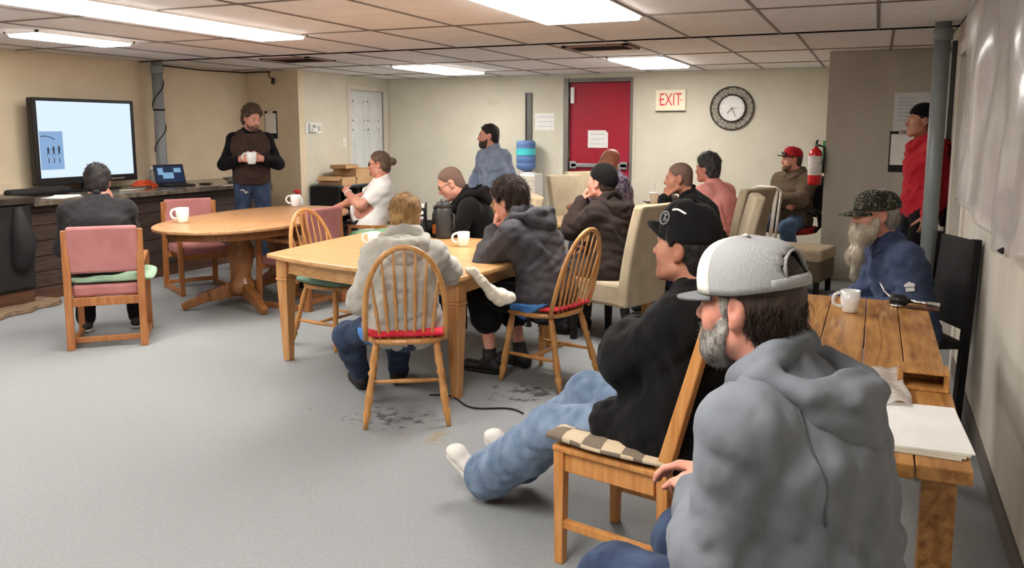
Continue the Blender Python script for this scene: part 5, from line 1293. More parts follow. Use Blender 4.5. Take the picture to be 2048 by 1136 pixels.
    def shoes(s, m, sole, long=1.0):
        for sg in (1, -1):
            A = s.A[sg]; t = s.toe[sg]; z = V3(0, 0, 1); up = nrm(z - t * np.dot(z, t)); side = np.cross(t, up); L = .27 * s.sc * long
            b = A - up * (.085 * s.sc)
            F = SDF(A - .34, A + .34, .0085)
            F.seg(b - t * .045 + up * .04, b + t * (L - .115) + up * .034, .037, .043, .02, wd=(.037, .03), side=side)
            F.seg(b - t * .03 + up * .05, A + up * .0, .04, .042, .03); F.ell(b + t * (L - .10) + up * .03, (.042, .042, .028), k=.03)
            F.plane(b + up * .016, -up, .004)
            o = s.put('shoe', F, m)
            F = SDF(A - .34, A + .34, .0085)
            F.seg(b - t * .048 + up * .014, b + t * (L - .108) + up * .014, .041, .046, .03, wd=(.03, .03), side=side); F.plane(b + up * .022, up, .003); F.plane(b, -up, .003)
            s.put('sole', F, sole, parent=o)
    # ---------- head dress
    def hair(s, m, off=.012, kind='short', n=0, length=.03, rad=.0018, curl=.004, seed=5, front=(.07, .066), nape=-.075, lift=.3, wr=.003, bald_top=False, vol=(0, 0, 0), grav=(0, 0, -.3), nb=None, capz=None):
        h = s.hs; c = s.HC; F = SDF(c - .19, c + .19, .0065); P = s.hp; Rm = s.RHd
        F.ell(P(0, -.014 - vol[1] * .5, .038 + vol[2] * .4), (V3(.0745 + vol[0], .096 + vol[1], .084 + vol[2]) + off) * h, Rm)
        F.ell(P(0, -.05, -.03), (V3(.06, .052, .07) + off) * h, Rm, k=.03)
        if wr: F.wrinkle(wr, seed, (60, 130), 6)
        F.plane(P(0, front[0], front[1]), Rm @ V3(0, .8, -.6), .012); F.plane(P(0, 0, nape), Rm @ V3(0, .25, -1), .01)
        for q in (-1, 1): F.ell(P(q * .082, .004, -.012), V3(.02, .03, .04) * h, Rm, k=.008, mode='s')
        V, Q = F.mesh(1)
        if n:
            N = vnormals(V, Q); loc = (V - s.HC) @ Rm; D = np.stack([loc[:, 0] * .4, -.5 - loc[:, 1] * 3, -.25 - (loc[:, 2] < .04) * .8], 1) @ Rm.T
            w_ = loc[:, 2] < (capz - .016 if capz is not None else 9); V, Q = join((V, Q), strands(V[w_], N[w_], D[w_], n, length, rad, curl, seed, lift, grav=grav))
        return mesh_obj('hair', tri_mesh('hair', V, Q), m, s.root)
    def beard(s, m, off=.007, n=0, length=.02, seed=9, rad=.0013, long=0, p=(.09, -.040), wr=.002, curl=.004, back=.004):
        c = s.hp(0, .04, -.07 - long * .4); F = SDF(c - .16 - long * .6, c + .16 + long * .6, .006); P = s.hp; Rm = s.RHd; h = s.hs
        F.ell(P(0, .03, -.03), (V3(.061, .066, .082) + off) * h, Rm); F.ell(P(0, .05, -.075), (V3(.043, .042, .04) + off) * h, Rm, k=.03); F.ell(P(0, .08, -.098), (V3(.02, .014, .016) + off) * h, Rm, k=.02)
        F.seg(P(-.05, .01, -.07), P(-.018, .075, -.1), (.018 + off) * h, (.016 + off) * h, .03); F.seg(P(.05, .01, -.07), P(.018, .075, -.1), (.018 + off) * h, (.016 + off) * h, .03)
        if wr: F.wrinkle(wr, seed, (70, 150), 6)
        F.plane(P(0, p[0], p[1]), Rm @ V3(0, .55, .83), .008); F.plane(P(0, back, 0), Rm @ V3(0, -1, -.25), .008)
        F.ell(P(0, .1, -.06), V3(.022, .02, .009) * h, Rm, k=.006, mode='s')
        for q in (-1, 1): F.seg(P(0, .1035, -.0455), P(q * .027, .09, -.058), .006 * h, .004 * h, .004); F.seg(P(q * .027, .09, -.058), P(q * .027, .082, -.085), .004 * h, .006 * h, .006)
        if long:
            d0 = P(0, .085, -.1); d1 = d0 + Rm @ V3(0, .012, 0) + V3(0, 0, -long * .55); d2 = d0 + Rm @ V3(0, .02, 0) + V3(0, 0, -long)
            F.seg(d0, d1, .046, .036, .04, wd=(.03, .025), side=Rm @ V3(1, 0, 0)); F.seg(d1, d2, .036, .012, .04, wd=(.025, .01), side=Rm @ V3(1, 0, 0))
            F.wrinkle(.004, seed + 1, (60, 120), 5, (1, 1, .15))
        V, Q = F.mesh(1)
        if len(V) == 0: return
        if n:
            N = vnormals(V, Q); D = np.tile(Rm @ V3(0, .1, -1), (len(V), 1)); V, Q = join((V, Q), strands(V, N, D, n, length, rad, curl, seed, .35, grav=(0, 0, -.5)))
        return mesh_obj('beard', tri_mesh('beard', V, Q), m, s.root)
    def brows(s, m, t=.0036):
        for q in (-1, 1): s.hput('eyebrow', MB().tube([(q * .015, .0945, .0235), (q * .03, .094, .028), (q * .047, .081, .022)], [t * .8, t, t * .5], 6), m, smooth=True)
    def glasses(s, m, dark=False):
        mb = MB()
        for q in (-1, 1):
            rim = [(q * (.033 + .024 * math.cos(a)), .104 - .006 * abs(math.cos(a)), .004 + .016 * math.sin(a)) for a in [2 * math.pi * i / 16 for i in range(16)]]
            mb.tube(rim, .0022, 5, closed=True); mb.tube([(q * .057, .1, .008), (q * .074, .06, .01), (q * .08, .0, .006), (q * .078, -.015, -.008)], .002, 5)
            if dark: mb.prism([(p[0], p[2]) for p in rim][::q], -.1005, -.0995, Matrix(((1, 0, 0, 0), (0, 0, -1, 0), (0, 1, 0, 0), (0, 0, 0, 1))))
        mb.tube([(-.01, .106, .008), (0, .109, .01), (.01, .106, .008)], .0022, 5)
        return s.hput('glasses', mb, m)
    def beanie(s, m, tilt=0, z0=.025, off=.014, name='beanie'):
        c = s.HC; F = SDF(c - .2, c + .2, .0065); Rm = s.RHd; P = s.hp; h = s.hs
        F.ell(P(0, -.016, .045), (V3(.0745, .096, .086) + off) * h, Rm); F.ell(P(0, -.05, 0), (V3(.062, .055, .06) + off) * h, Rm, k=.03)
        F.plane(P(0, .07, z0 + .02), Rm @ V3(0, .35, -1), .006)
        F.wrinkle(.0015, 4, (120, 200), 4, (1, 1, .1))
        return s.put(name, F, m)
    def cap(s, m, brim_m=None, front_m=None, H=.105, tilt=0, brim=.075, bup=0, opening=False, w=.083, l=.104, z0=.034, bcurve=.5, label=None, bw=58):
        """panelled baseball cap: crown grid with a front panel, button, brim, optional rear opening and strap"""
        T = s.M4 @ Matrix.Translation((0, -.012, z0)) @ Matrix.Rotation(R(tilt), 4, 'X')
        nu, nv = 48, 14
        def pt(i, j):
            a = 2 * math.pi * i / nu; t = j / nv; rr = math.cos(t * math.pi / 2) ** .62 if t < 1 else 0; zz = math.sin(t * math.pi / 2) ** .95
            x = w * math.sin(a) * rr; y = l * math.cos(a) * rr; z = H * zz + (.012 * max(0, math.cos(a)) * (1 - t)); 
            if math.cos(a) < 0: z = z * (1 - .10 * -math.cos(a))
            return (x, y, z)
        V = [pt(i, j) for j in range(nv + 1) for i in range(nu)]
        front = []; rest = []
        for j in range(nv):
            for i in range(nu):
                a = 2 * math.pi * (i + .5) / nu; q = (j * nu + i, j * nu + (i + 1) % nu, (j + 1) * nu + (i + 1) % nu, (j + 1) * nu + i)
                da = abs((a - math.pi)); 
                if opening and da < .62 and 2 <= j < 2 + 4.6 * math.sqrt(max(0, 1 - (da / .62) ** 2)): continue
                (front if math.cos(a) > .45 else rest).append(q)
        def anchor(deg, t, out=1.0):
            i = R(deg) / (2 * math.pi) * nu; j = t * nv; p0 = Vector(pt(i, j)); du = (Vector(pt(i + .5, j)) - p0).normalized(); dv = (Vector(pt(i, j + .5)) - p0).normalized(); n_ = dv.cross(du).normalized()
            if n_.dot(p0) < 0: n_ = -n_
            xx = dv.cross(n_).normalized(); p0 = p0 + n_ * .004 * out
            return Matrix(((xx.x, dv.x, n_.x, p0.x), (xx.y, dv.y, n_.y, p0.y), (xx.z, dv.z, n_.z, p0.z), (0, 0, 0, 1)))
        s.anchor = anchor
        o = None
        for nm, fs, mm in (('cap', rest, m), ('front_panel', front, front_m or m)):
            us = sorted({k for f in fs for k in f}); mp = {k: i for i, k in enumerate(us)}
            me = tri_mesh(nm, [V[k] for k in us], [tuple(mp[k] for k in f) for f in fs]); ob = mesh_obj(nm, me, mm, o or s.root, label=label if o is None else None)
            sd = ob.modifiers.new('s', 'SOLIDIFY'); sd.thickness = .004
            if o is None: o = ob; ob.matrix_local = T
        seams = MB()
        for k in range(6):
            a = math.pi / 6 + k * math.pi / 3; i = a / (2 * math.pi) * nu; seams.tube([tuple(1.012 * v for v in pt(i, j)) for j in range(0 if not (opening and abs(a - math.pi) < .6) else 7, nv + 1)], .0017, 5)
        seams.build('seam', brim_m or m, o, smooth=True)
        MB().lathe([(.0, -.002), (.009, 0), (.007, .005), (0, .007)], 12, Matrix.Translation((0, 0, H)), cap=False).build('button', front_m or m, o, smooth=True)
        if opening:
            MB().tube([tuple(1.03 * v for v in pt(nu / 2 + k, 1.0)) for k in range(-7, 8)], .009, 8, flat=.3, up=(0, 0, 1)).build('strap', m, o, smooth=True)
            ar = []
            for k in range(21):
                da = -.62 + 1.24 * k / 20; j = 2 + 4.9 * math.sqrt(max(0, 1 - (da / .62) ** 2)); ar.append(tuple(1.015 * v for v in pt((math.pi + da) / (2 * math.pi) * nu, j)))
            MB().tube(ar, .006, 6, flat=.5).build('opening_trim', m, o, smooth=True)
        if brim:
            Vb = []; Fb = []; nb_ = 18; nr = 5
            for i in range(nb_ + 1):
                a = R(-bw + 2 * bw * i / nb_); q = i / nb_ * 2 - 1
                x0, y0 = w * 1.0 * math.sin(a), l * math.cos(a); ext = brim * (1 - abs(q) ** 3.0)
                for k in range(nr + 1):
                    t = k / nr; y = y0 + ext * t; Vb.append((x0 * (1 + .0 * t), y, .010 - bcurve * .03 * q * q * (0.4 + .6 * t) + math.sin(R(bup)) * ext * t - .002))
            for i in range(nb_):
                for k in range(nr): a = i * (nr + 1) + k; Fb.append((a, a + 1, a + nr + 2, a + nr + 1))
            b = mesh_obj('brim', tri_mesh('brim', Vb, Fb), brim_m or m, o); sd = b.modifiers.new('s', 'SOLIDIFY'); sd.thickness = .006; sd.offset = 0
        return o
# shared eye mesh: looks along +Y
def make_eye():
    me = bpy.data.meshes.new('eye'); bm_ = MB(); V = []; F = []; n, k = 16, 10; r = .0124
    for j in range(k + 1):
        for i in range(n):
            t = math.pi * j / k; a = 2 * math.pi * i / n; V.append((r * math.sin(t) * math.cos(a), r * math.cos(t), r * math.sin(t) * math.sin(a)))
    for j in range(k):
        for i in range(n): l = (i + 1) % n; F.append((j * n + i, j * n + l, (j + 1) * n + l, (j + 1) * n + i))
    me.from_pydata(V, [], F); me.materials.append(mat('eye_white', (226, 220, 214), .2)); me.materials.append(mat('eye_iris', (58, 42, 32), .15))
    for p in me.polygons: p.use_smooth = True; p.material_index = 1 if p.index < n * 2 else 0
    return me
EYE_ME = make_eye()
def skin(name, a, b): return mat(name, a, .52, rgb2=b, scale=(9, 9, 9), detail=5, bump=.05, bscale=(170, 170, 170), sss=.12, spec=.4)
M_SKIN = skin('skin_fair', (214, 160, 140), (196, 130, 112))
M_SKIN_R = skin('skin_ruddy', (206, 150, 130), (188, 120, 102))
M_SKIN_T = skin('skin_tan', (178, 122, 98), (156, 98, 76))
M_SKIN_B = skin('skin_brown', (178, 124, 100), (152, 98, 76))
def hairm(name, a, b, rough=.55): return mat(name, a, rough, rgb2=b, scale=(60, 60, 18), detail=4, bump=.6, bscale=(150, 150, 60), spec=.35)
H_BLACK = hairm('hair_black', (22, 18, 18), (40, 34, 32)); H_DKBR = hairm('hair_dark_brown', (44, 33, 28), (70, 54, 46)); H_BROWN = hairm('hair_brown', (74, 58, 48), (110, 90, 74))
H_BLOND = hairm('hair_blond', (132, 96, 56), (184, 146, 96)); H_GREY = hairm('hair_grey', (120, 114, 110), (168, 162, 156)); H_WHITE = hairm('hair_white', (186, 174, 156), (216, 206, 190)); H_BUZZ = mat('hair_buzz', (96, 74, 64), .8, rgb2=(124, 98, 86), scale=(160, 160, 160), bump=.3, bscale=(300, 300, 300))
H_BUZZD = mat('hair_buzz_dark', (92, 68, 58), .8, rgb2=(112, 86, 74), scale=(160, 160, 160), bump=.3, bscale=(300, 300, 300))
# white cloth hanging from the table edge to the knee of the man in shorts
F = SDF((-2.2, 4.05, .4), (-1.7, 4.55, .85), .0075); pts_ = [(-2.085, 4.20, .742), (-2.035, 4.17, .738), (-1.99, 4.19, .68), (-1.96, 4.24, .62), (-1.92, 4.28, .585), (-1.87, 4.30, .58)]
for a_, b_, r0_, r1_ in zip(pts_[:-1], pts_[1:], (.012, .02, .022, .03, .048), (.02, .022, .028, .046, .03)): F.seg(a_, b_, r0_, r1_, .012)
F.seg((-1.95, 4.24, .6), (-1.90, 4.34, .565), .03, .018, .01); F.seg((-1.93, 4.26, .58), (-1.95, 4.34, .56), .024, .014, .008)
F.wrinkle(.004, 5, (90, 220), 5); V_, Q_ = F.mesh(1)
tag(mesh_obj('white_cloth', tri_mesh('white_cloth', V_, Q_), cloth('white_rag', (214, 206, 190), fold=.4)), 'crumpled white cloth hanging off the near table corner by the man in shorts', 'cloth')
# ================================================================ the sixteen people
C_BLK = cloth('black_jersey', (17, 16, 17), (24, 23, 24), fold=.45); C_BLKH = cloth('black_fleece', (15, 14, 15), (20, 19, 20), fold=.4)
C_CHAR = cloth('charcoal_fleece', (62, 60, 64), (76, 74, 78), fold=.35); C_LGREY = cloth('pale_grey_fleece', (172, 168, 160), (188, 184, 176), fold=.35)
C_GREY = cloth('blue_grey_fleece', (100, 104, 110), (114, 118, 125), fold=.3); C_GREYD = cloth('dark_seam', (72, 75, 80)); C_WHITE = cloth('white_cotton', (232, 230, 226), (240, 238, 235), fold=.35)
C_BRNV = cloth('brown_canvas', (58, 44, 40), (70, 54, 49), fold=.4); C_BRNJ = cloth('brown_black_jacket', (42, 34, 32), (54, 44, 41), fold=.4)
C_OLIVE = cloth('olive_brown_fleece', (86, 72, 58), (102, 86, 70), fold=.4); C_NAVY = cloth('navy_denim', (34, 42, 62), (46, 56, 80), fold=.4)
C_JEAN = cloth('light_blue_jeans', (92, 110, 134), (126, 143, 166), fold=.5, s=14); C_JEAND = cloth('dark_blue_jeans', (42, 52, 74), (60, 74, 98), fold=.45, s=14); C_JEANM = cloth('mid_blue_jeans', (70, 92, 122), (98, 120, 148), fold=.45, s=14)
C_KHAKI = cloth('khaki_cotton', (152, 122, 84), (168, 138, 100), fold=.35); C_RED = cloth('bright_red_fleece', (166, 30, 42), (182, 44, 54), fold=.35)
C_PINK = cloth('pink_cotton', (228, 146, 142), (236, 162, 157), fold=.35); C_BLUE = cloth('blue_chambray', (118, 130, 154), (138, 150, 172), fold=.5, s=16)
C_PLAIDP = mat('purple_plaid', (92, 80, 104), .9, rgb2=(146, 136, 154), scale=(24, 24, 20), kind='checker', bump=.4, bscale=(26, 26, 15))
C_BLUEJ = cloth('slate_blue_jacket', (58, 68, 96), (72, 84, 112), fold=.45); C_UBLUE = cloth('bright_blue_cotton', (70, 124, 196), (88, 142, 208), fold=.4)
C_SHINY = mat('shiny_black_nylon', (20, 20, 24), .32, rgb2=(40, 42, 50), scale=(14, 14, 14), bump=.6, bscale=(22, 22, 14))
C_SHOEB = mat('black_shoe', (22, 21, 22), .6, rgb2=(30, 29, 30), scale=(20, 20, 20), bump=.2); C_SOLEB = mat('black_rubber', (14, 14, 14), .7); C_SOLEW = mat('white_rubber', (206, 202, 196), .6)
C_SHOEW = mat('white_shoe', (226, 218, 210), .6, rgb2=(212, 202, 194), scale=(20, 20, 20), bump=.2); C_SHOEBR = mat('brown_shoe', (104, 62, 42), .5, rgb2=(84, 50, 34), scale=(20, 20, 20))
C_CAMO = mat('camouflage_cloth', (26, 28, 21), .9, rgb2=(104, 98, 78), scale=(30, 30, 44), detail=3, dist=2.2, lo=.54, hi=.60, bump=.3)
C_MESH = mat('grey_cap_mesh', (140, 140, 140), .8, rgb2=(160, 160, 160), scale=(480, 480, 480), kind='checker', bump=.35, bscale=(500, 500, 40)); C_CAPW = cloth('cream_cap_cloth', (206, 202, 192), (216, 212, 203), fold=.12); C_CAPG = cloth('grey_brim_cloth', (92, 94, 96), (106, 108, 110), fold=.12)
C_REDCAP = cloth('red_cap_cloth', (150, 26, 36), (164, 38, 48), fold=.15); C_DKB = cloth('dark_brim_cloth', (44, 30, 30), (54, 40, 39), fold=.15)
M_GLASS = mat('black_glasses', (20, 20, 22), .25); M_LIP = None
def tail(p, name, m, z0, z1, off=.02):
    F = SDF(p.P - .3, p.P + .3, .011); g = p.g * p.sc
    F.seg(p.P - V3(0, 0, .06), p.P + V3(0, 0, .06), .162 * g + off, .155 * g + off, .05, wd=(.125 * g + off, .118 * g + off), side=(1, 0, 0))
    for sg in (1, -1): F.seg(p.H[sg], p.H[sg] + (p.K[sg] - p.H[sg]) * .25, .092 * g + off, .088 + off, .05)
    F.wrinkle(.004, 3); F.plane(p.P + V3(0, 0, z1), (0, .1, 1)); F.plane(p.P + V3(0, 0, z0), (0, -.6, -1)); return p.put(name, F, m)

# 1 man seen from behind at the left
p = Person('person seated with back turned on the rose chair, black shirt, hand at cheek', (-5.14, 4.34), F1, seat=.46, g=1.18, shw=1.1, lean=(8, 22), head=(0, 14, 0), fine=.0075,
           RH=dict(t=('head', (.085, .06, -.16)), f=(-.25, .1, 1), n=(.75, .5, 0), curl=30, pole=(.6, .3, -1)), LH=dict(t=(-.16, .42, .68), f=(.3, 1, 0), n=(0, 0, 1)),
           LF=dict(t=(-.16, .34, .09)), RF=dict(t=(.2, .36, .09)), skin=M_SKIN_R)
p.body(); p.hair(H_BLACK, .014, n=900, length=.022, rad=.0016, curl=.002, nape=-.085); p.brows(H_BLACK)
p.top('shirt', cloth('washed_black_cotton', (36, 34, 36), (45, 43, 45), fold=.5), hem=-.08, collar=True, seed=11, wr=.004); p.pants('trousers', C_BLKH, seed=12); p.shoes(C_SHOEB, C_SOLEW)
# 2 standing man in the vest
p = Person('person standing at the bar in a brown vest over black sleeves, holding a mug', (-6.42, 7.50), (.66, -.75), sc=1.055, g=.95, lean=(0, 4), head=(30, 18, 0), fine=.0085, h=.016,
           RH=dict(t=(.125, .235, 1.215), f=(-.55, .75, .12), n=(.75, .5, .2), curl=42, thumb=20, pole=(.8, -.6, -.8)), LH=dict(t=(-.125, .235, 1.215), f=(.55, .75, .12), n=(-.75, .5, .2), curl=42, thumb=20, pole=(-.8, -.6, -.8)), skin=M_SKIN)
p.body(); p.hair(H_BROWN, .018, n=1500, length=.022, rad=.0024, curl=.009, lift=.7, vol=(-.004, -.004, .008), wr=.007, front=(.07, .075), grav=(0, 0, .1)); p.brows(H_DKBR); p.beard(H_BUZZD, .002, wr=.001, p=(.09, -.052))
p.top('black_shirt', C_BLKH, hem=-.15, seed=21, off=.014, wr=.002); p.top('vest', C_BRNV, sleeve=-1.75, hem=-.06, off=.036, seed=22, wr=.003, neck=.085); p.collar(C_BLKH)
p.pants('jeans', C_JEAND, seed=23, fl=.02); p.shoes(C_SHOEBR, C_SOLEB)
MB().tube([p.Ch + p.fwd * .150 + p.up * .05, p.Ch + p.fwd * .155, p.W + p.fwd * .146, p.P + V3(0, .152, .0)], .005, 6).build('zip', M_GREYMETAL, p.root, smooth=True)
MB().box(tuple(p.P + V3(-.085, .142, .0)), (.035, .012, .016)).build('vest_patch', mat('orange_patch', (170, 96, 60), .7), p.root, .002)
MB().tube([p.P + V3(.125, .118, -.115), p.P + V3(.105, .135, -.105), p.P + V3(.085, .14, -.12), p.P + V3(.075, .14, -.145), p.P + V3(.06, .14, -.13), p.P + V3(.045, .135, -.135)], .008, 6).build('key_loop', M_CREAM, p.root, smooth=True)
mrz = face_rz((.66, -.75)); cw = Matrix.Translation(p.root.location) @ Matrix.Rotation(mrz, 4, 'Z') @ Vector((.0, .335, 1.165))
mug(tuple(cw), R(23), 'white mug held by the standing man in the brown vest', 1.3)
# 3 man in the white T-shirt
p = Person('person in a white T-shirt and sunglasses, hair in a bun, leaning back in a chair', (-4.62, 7.10), (-.82, -.57), seat=.52, g=1.08, belly=.045, sc=.97, lean=(-24, -10), side=-6, head=(-14, 4, 0), fine=.0075,
           LH=dict(t=(-.02, .22, .93), f=(.9, .25, .25), n=(-.2, .8, .5), curl=30, pole=(-.8, -.6, -.7)), RH=dict(t=(.26, .34, .74), f=(-.1, 1, -.3), n=(.2, 0, 1), pole=(.6, -.6, -.6)),
           LF=dict(t=(-.16, .52, .09)), RF=dict(t=(.16, .5, .09)), skin=M_SKIN_R)
p.body(); p.hair(H_BROWN, .008, n=500, length=.02, rad=.0014, curl=.001, lift=.05); p.brows(H_BROWN); p.glasses(M_GLASS, True); p.beard(H_BUZZ, .0012, wr=0, p=(.09, -.07), back=.05)
F = SDF(p.HC - .25, p.HC + .25, .006); F.ell(p.hp(0, -.135, .015), (.036, .034, .036)); F.seg(p.hp(0, -.09, .015), p.hp(0, -.125, .015), .02, .018, .01); F.wrinkle(.004, 3, (60, 120)); p.put('hair_bun', F, H_BROWN)
p.top('tee_shirt', C_WHITE, sleeve=-.25, hem=-.1, seed=31, sl_off=.018, neck=.075); p.pants('trousers', C_SHINY, seed=32); p.shoes(C_SHOEB, C_SOLEB)
ck_ = [p.NB + p.r * .07 + p.up * .015, p.Ch + p.fwd * .13 + p.r * .035 + p.up * .06, p.Ch + p.fwd * .165 - p.up * .01, p.Ch + p.fwd * .13 - p.r * .035 + p.up * .06, p.NB - p.r * .07 + p.up * .015]
MB().tube(ck_, .005, 6).build('necklace', M_GREYMETAL, p.root, smooth=True)
d_ = p.E[-1] + (p.Wr[-1] - p.E[-1]) * .88; ax_ = nrm(p.Wr[-1] - p.E[-1]); q1 = nrm(np.cross(ax_, V3(0, 0, 1))); q2 = np.cross(ax_, q1)
MB().tube([d_ + q1 * .037 * math.cos(a) + q2 * .037 * math.sin(a) for a in [2 * math.pi * i / 20 for i in range(20)]], .006, 6, closed=True).build('wristband', M_WHITEP, p.root, smooth=True)
# 4 blond man from behind
p = Person('person with short blond hair in a pale grey hoodie, back to the viewer', (-2.26, 3.80), F4, seat=.44, sc=.90, g=1.04, lean=(-20, 26), head=(-14, 0, 0), fine=.006, h=.012,
           LH=dict(t=(-.17, .22, .62), f=(.4, 1, -.2), n=(-.3, 0, 1), pole=(-.5, -.5, -.9)), RH=dict(t=(.22, .42, .775), f=(-.1, 1, 0), n=(0, 0, 1), pole=(.55, -.3, -.8)),
           LF=dict(t=(-.28, .50, .09), pole=(-1.7, .2, .9), toe=(-.3, 1, 0)), RF=dict(t=(-.06, .58, .09), pole=(-.6, .8, .9)), skin=M_SKIN_R)
p.body(); p.hair(H_BLOND, .010, n=3000, length=.026, rad=.0011, curl=.002, nape=-.072, lift=.12, wr=.003); p.brows(H_BLOND)
p.top('hoodie', C_LGREY, hem=-.08, hood=dict(s=1.06, drop=.035), seed=41, sl_off=.02, wr=.005); p.pants('jeans', C_JEAND, seed=42); p.shoes(C_SHOEB, C_SOLEB)
tail(p, 'blue_shirt_tail', C_UBLUE, -.10, -.03, .024)
# 5 man with glasses at the far side of the near table
p = Person('person with shaved head and glasses in a black hoodie, head bent over the table', (-2.82, 6.02), (-.85, -.53), seat=.46, g=1.05, lean=(14, 30), head=(-6, 30, 0), fine=.0075,
           RH=dict(t=(.10, .50, .765), f=(-.5, .9, 0), n=(0, 0, 1), pole=(.8, -.3, -.6)), LH=dict(t=(-.10, .48, .765), f=(.5, .9, 0), n=(0, 0, 1), pole=(-.8, -.3, -.6)), skin=M_SKIN)
p.body(); p.hair(H_BUZZ, .0035, wr=0, front=(.066, .07)); p.brows(H_DKBR); p.glasses(M_GLASS)
p.top('hoodie', C_BLKH, hem=-.06, hood=dict(s=1.08, drop=.0), seed=51, sl_off=.02); p.pants('trousers', C_JEAND, seed=52); p.shoes(C_SHOEB, C_SOLEB)
# 6 man in shorts
p = Person('person with tousled brown hair in a charcoal hoodie and black shorts, hands at mouth', (-1.79, 4.71), F6, seat=.46, g=1.08, sc=.98, lean=(14, 36), head=(4, 16, 0), fine=.006, h=.012,
           LH=dict(t=('head', (-.035, .135, -.155)), f=(.12, -.15, 1), n=(-.75, .6, 0), curl=48, pole=(-.35, .5, -1)), RH=dict(t=('head', (.04, .135, -.15)), f=(-.12, -.15, 1), n=(.75, .6, 0), curl=48, pole=(.35, .5, -1)),
           LF=dict(t=(-.12, .36, .09)), RF=dict(t=(.12, .30, .09)), skin=M_SKIN)
p.body(); p.hair(H_DKBR, .018, n=3600, length=.045, rad=.0024, curl=.007, nape=-.085, lift=.04, wr=.005, vol=(.002, .004, .006), front=(.074, .058)); p.brows(H_DKBR)
p.top('hoodie', C_CHAR, hem=-.06, hood=dict(s=1.06, drop=.02), seed=61, sl_off=.02, wr=.005); p.pants('shorts', C_BLKH, fr=.10, off=.022, fl=.03, seed=62); p.shoes(C_SHOEB, C_SOLEB, 1.05)
for sg in (1, -1): 
    a = p.K[sg] + (p.A[sg] - p.K[sg]) * .82; MB().tube([a, p.A[sg] + V3(0, .005, .0), p.A[sg] + V3(0, .03, -.035), p.A[sg] + V3(0, .07, -.055)], [.043, .05, .052, .04], 14).build('high_top', C_SHOEB, p.root, smooth=True)
tail(p, 'blue_shirt_tail', C_UBLUE, -.09, -.02, .026)
# 7 man standing in the blue shirt
p = Person('person with a dark beard standing in a blue button shirt and khaki trousers', (-3.63, 7.92), (-.48, -.88), sc=.93, g=1.05, lean=(-3, 4), head=(-32, 2, 0), fine=.0085, h=.016,
           RH=dict(t=(.22, .14, .84), f=(-.3, .5, -1), n=(.8, .4, 0), pole=(.8, -.5, -.3)), LH=dict(t=(-.26, .05, .80), f=(0, .2, -1), n=(-1, 0, 0), pole=(-.8, -.5, -.2)), skin=M_SKIN)
p.body(); p.hair(H_BLACK, .007, n=500, length=.015, rad=.0014, curl=.001, front=(.066, .068)); p.brows(H_BLACK, .0045); p.beard(H_DKBR, .004, n=500, length=.008, rad=.0009, p=(.09, -.046))
p.top('shirt', C_BLUE, hem=-.14, seed=71, wr=.007, collar=True, sl_off=.018, off=.02); p.pants('trousers', C_KHAKI, seed=72); p.shoes(C_SHOEBR, C_SOLEB)
for k in range(5):
    c = p.NB * (1 - k / 4.5) + p.P * (k / 4.5) + p.fwd * (.10 + .045 * min(1, k / 2)); MB().lathe([(.006, 0), (.006, .003)], 8, Matrix.Translation(c - V3(0, -.008, .06)) @ Matrix.Rotation(R(-90), 4, 'X')).build('button', M_WHITEP, p.root)
# 8 bald man in purple plaid
p = Person('person with a bald head in a purple plaid shirt, hand at the ear', (-2.42, 8.42), (-.80, -.55), seat=.50, g=1.08, lean=(4, 10), head=(-4, 0, 0), fine=.008, h=.016,
           LH=dict(t=('head', (-.105, .03, -.135)), f=(.1, -.15, 1), n=(-1, .1, 0), curl=22, pole=(-.6, .3, -1)), RH=dict(t=(.1, .42, .77), f=(-.4, 1, 0), n=(0, 0, 1)), skin=M_SKIN_T)
p.body(); p.brows(H_BLACK); p.beard(H_BUZZD, .003); p.top('shirt', C_PLAIDP, hem=-.06, seed=81, collar=True, sl_off=.018, wr=.005); p.pants('trousers', C_JEAND, seed=82); p.shoes(C_SHOEB, C_SOLEB)
# 9 man in the beanie
p = Person('person in a black beanie and dark brown jacket, hand held to the mouth', (-1.70, 5.83), F9, seat=.455, g=1.05, sc=.97, lean=(4, 14), head=(2, -4, 0), fine=.0065, h=.013,
           LH=dict(t=('head', (-.02, .15, -.15)), f=(.15, -.35, .9), n=(-.6, .7, .2), curl=45, pole=(-.4, .45, -1)), RH=dict(t=(.0, .26, .66), f=(-.7, .7, 0), n=(0, .2, 1), curl=40), skin=M_SKIN)
p.body(); p.hair(H_DKBR, .005, wr=.001, nape=-.06, capz=.03); p.brows(H_DKBR); p.beanie(C_BLKH); p.top('jacket', C_BRNJ, hem=-.1, hood=dict(s=.95, drop=.03), seed=91, sl_off=.022, off=.022, wr=.006)
p.pants('trousers', C_CHAR, seed=92); p.shoes(C_SHOEB, C_SOLEB)
# 10 buzz cut man in black
p = Person('person with a buzz cut in a black sweater, chin resting on a fist', (-1.19, 6.78), F10, seat=.47, g=1.06, lean=(14, 28), head=(0, 6, 0), fine=.0068, h=.013,
           LH=dict(t=('head', (-.02, .125, -.15)), f=(.2, -.2, 1), n=(-.45, .9, 0), curl=70, pole=(-.35, .5, -1)), RH=dict(t=('head', (.05, .12, -.16)), f=(-.2, -.2, 1), n=(.45, .9, 0), curl=70, pole=(.35, .5, -1)), skin=M_SKIN_T)
p.body(); p.hair(H_BUZZD, .004, wr=0); p.brows(H_BLACK); p.top('sweater', C_BLKH, hem=-.08, seed=101, sl_off=.02, collar=True, wr=.005); p.pants('trousers', C_BLKH, seed=102); p.shoes(C_SHOEB, C_SOLEB)
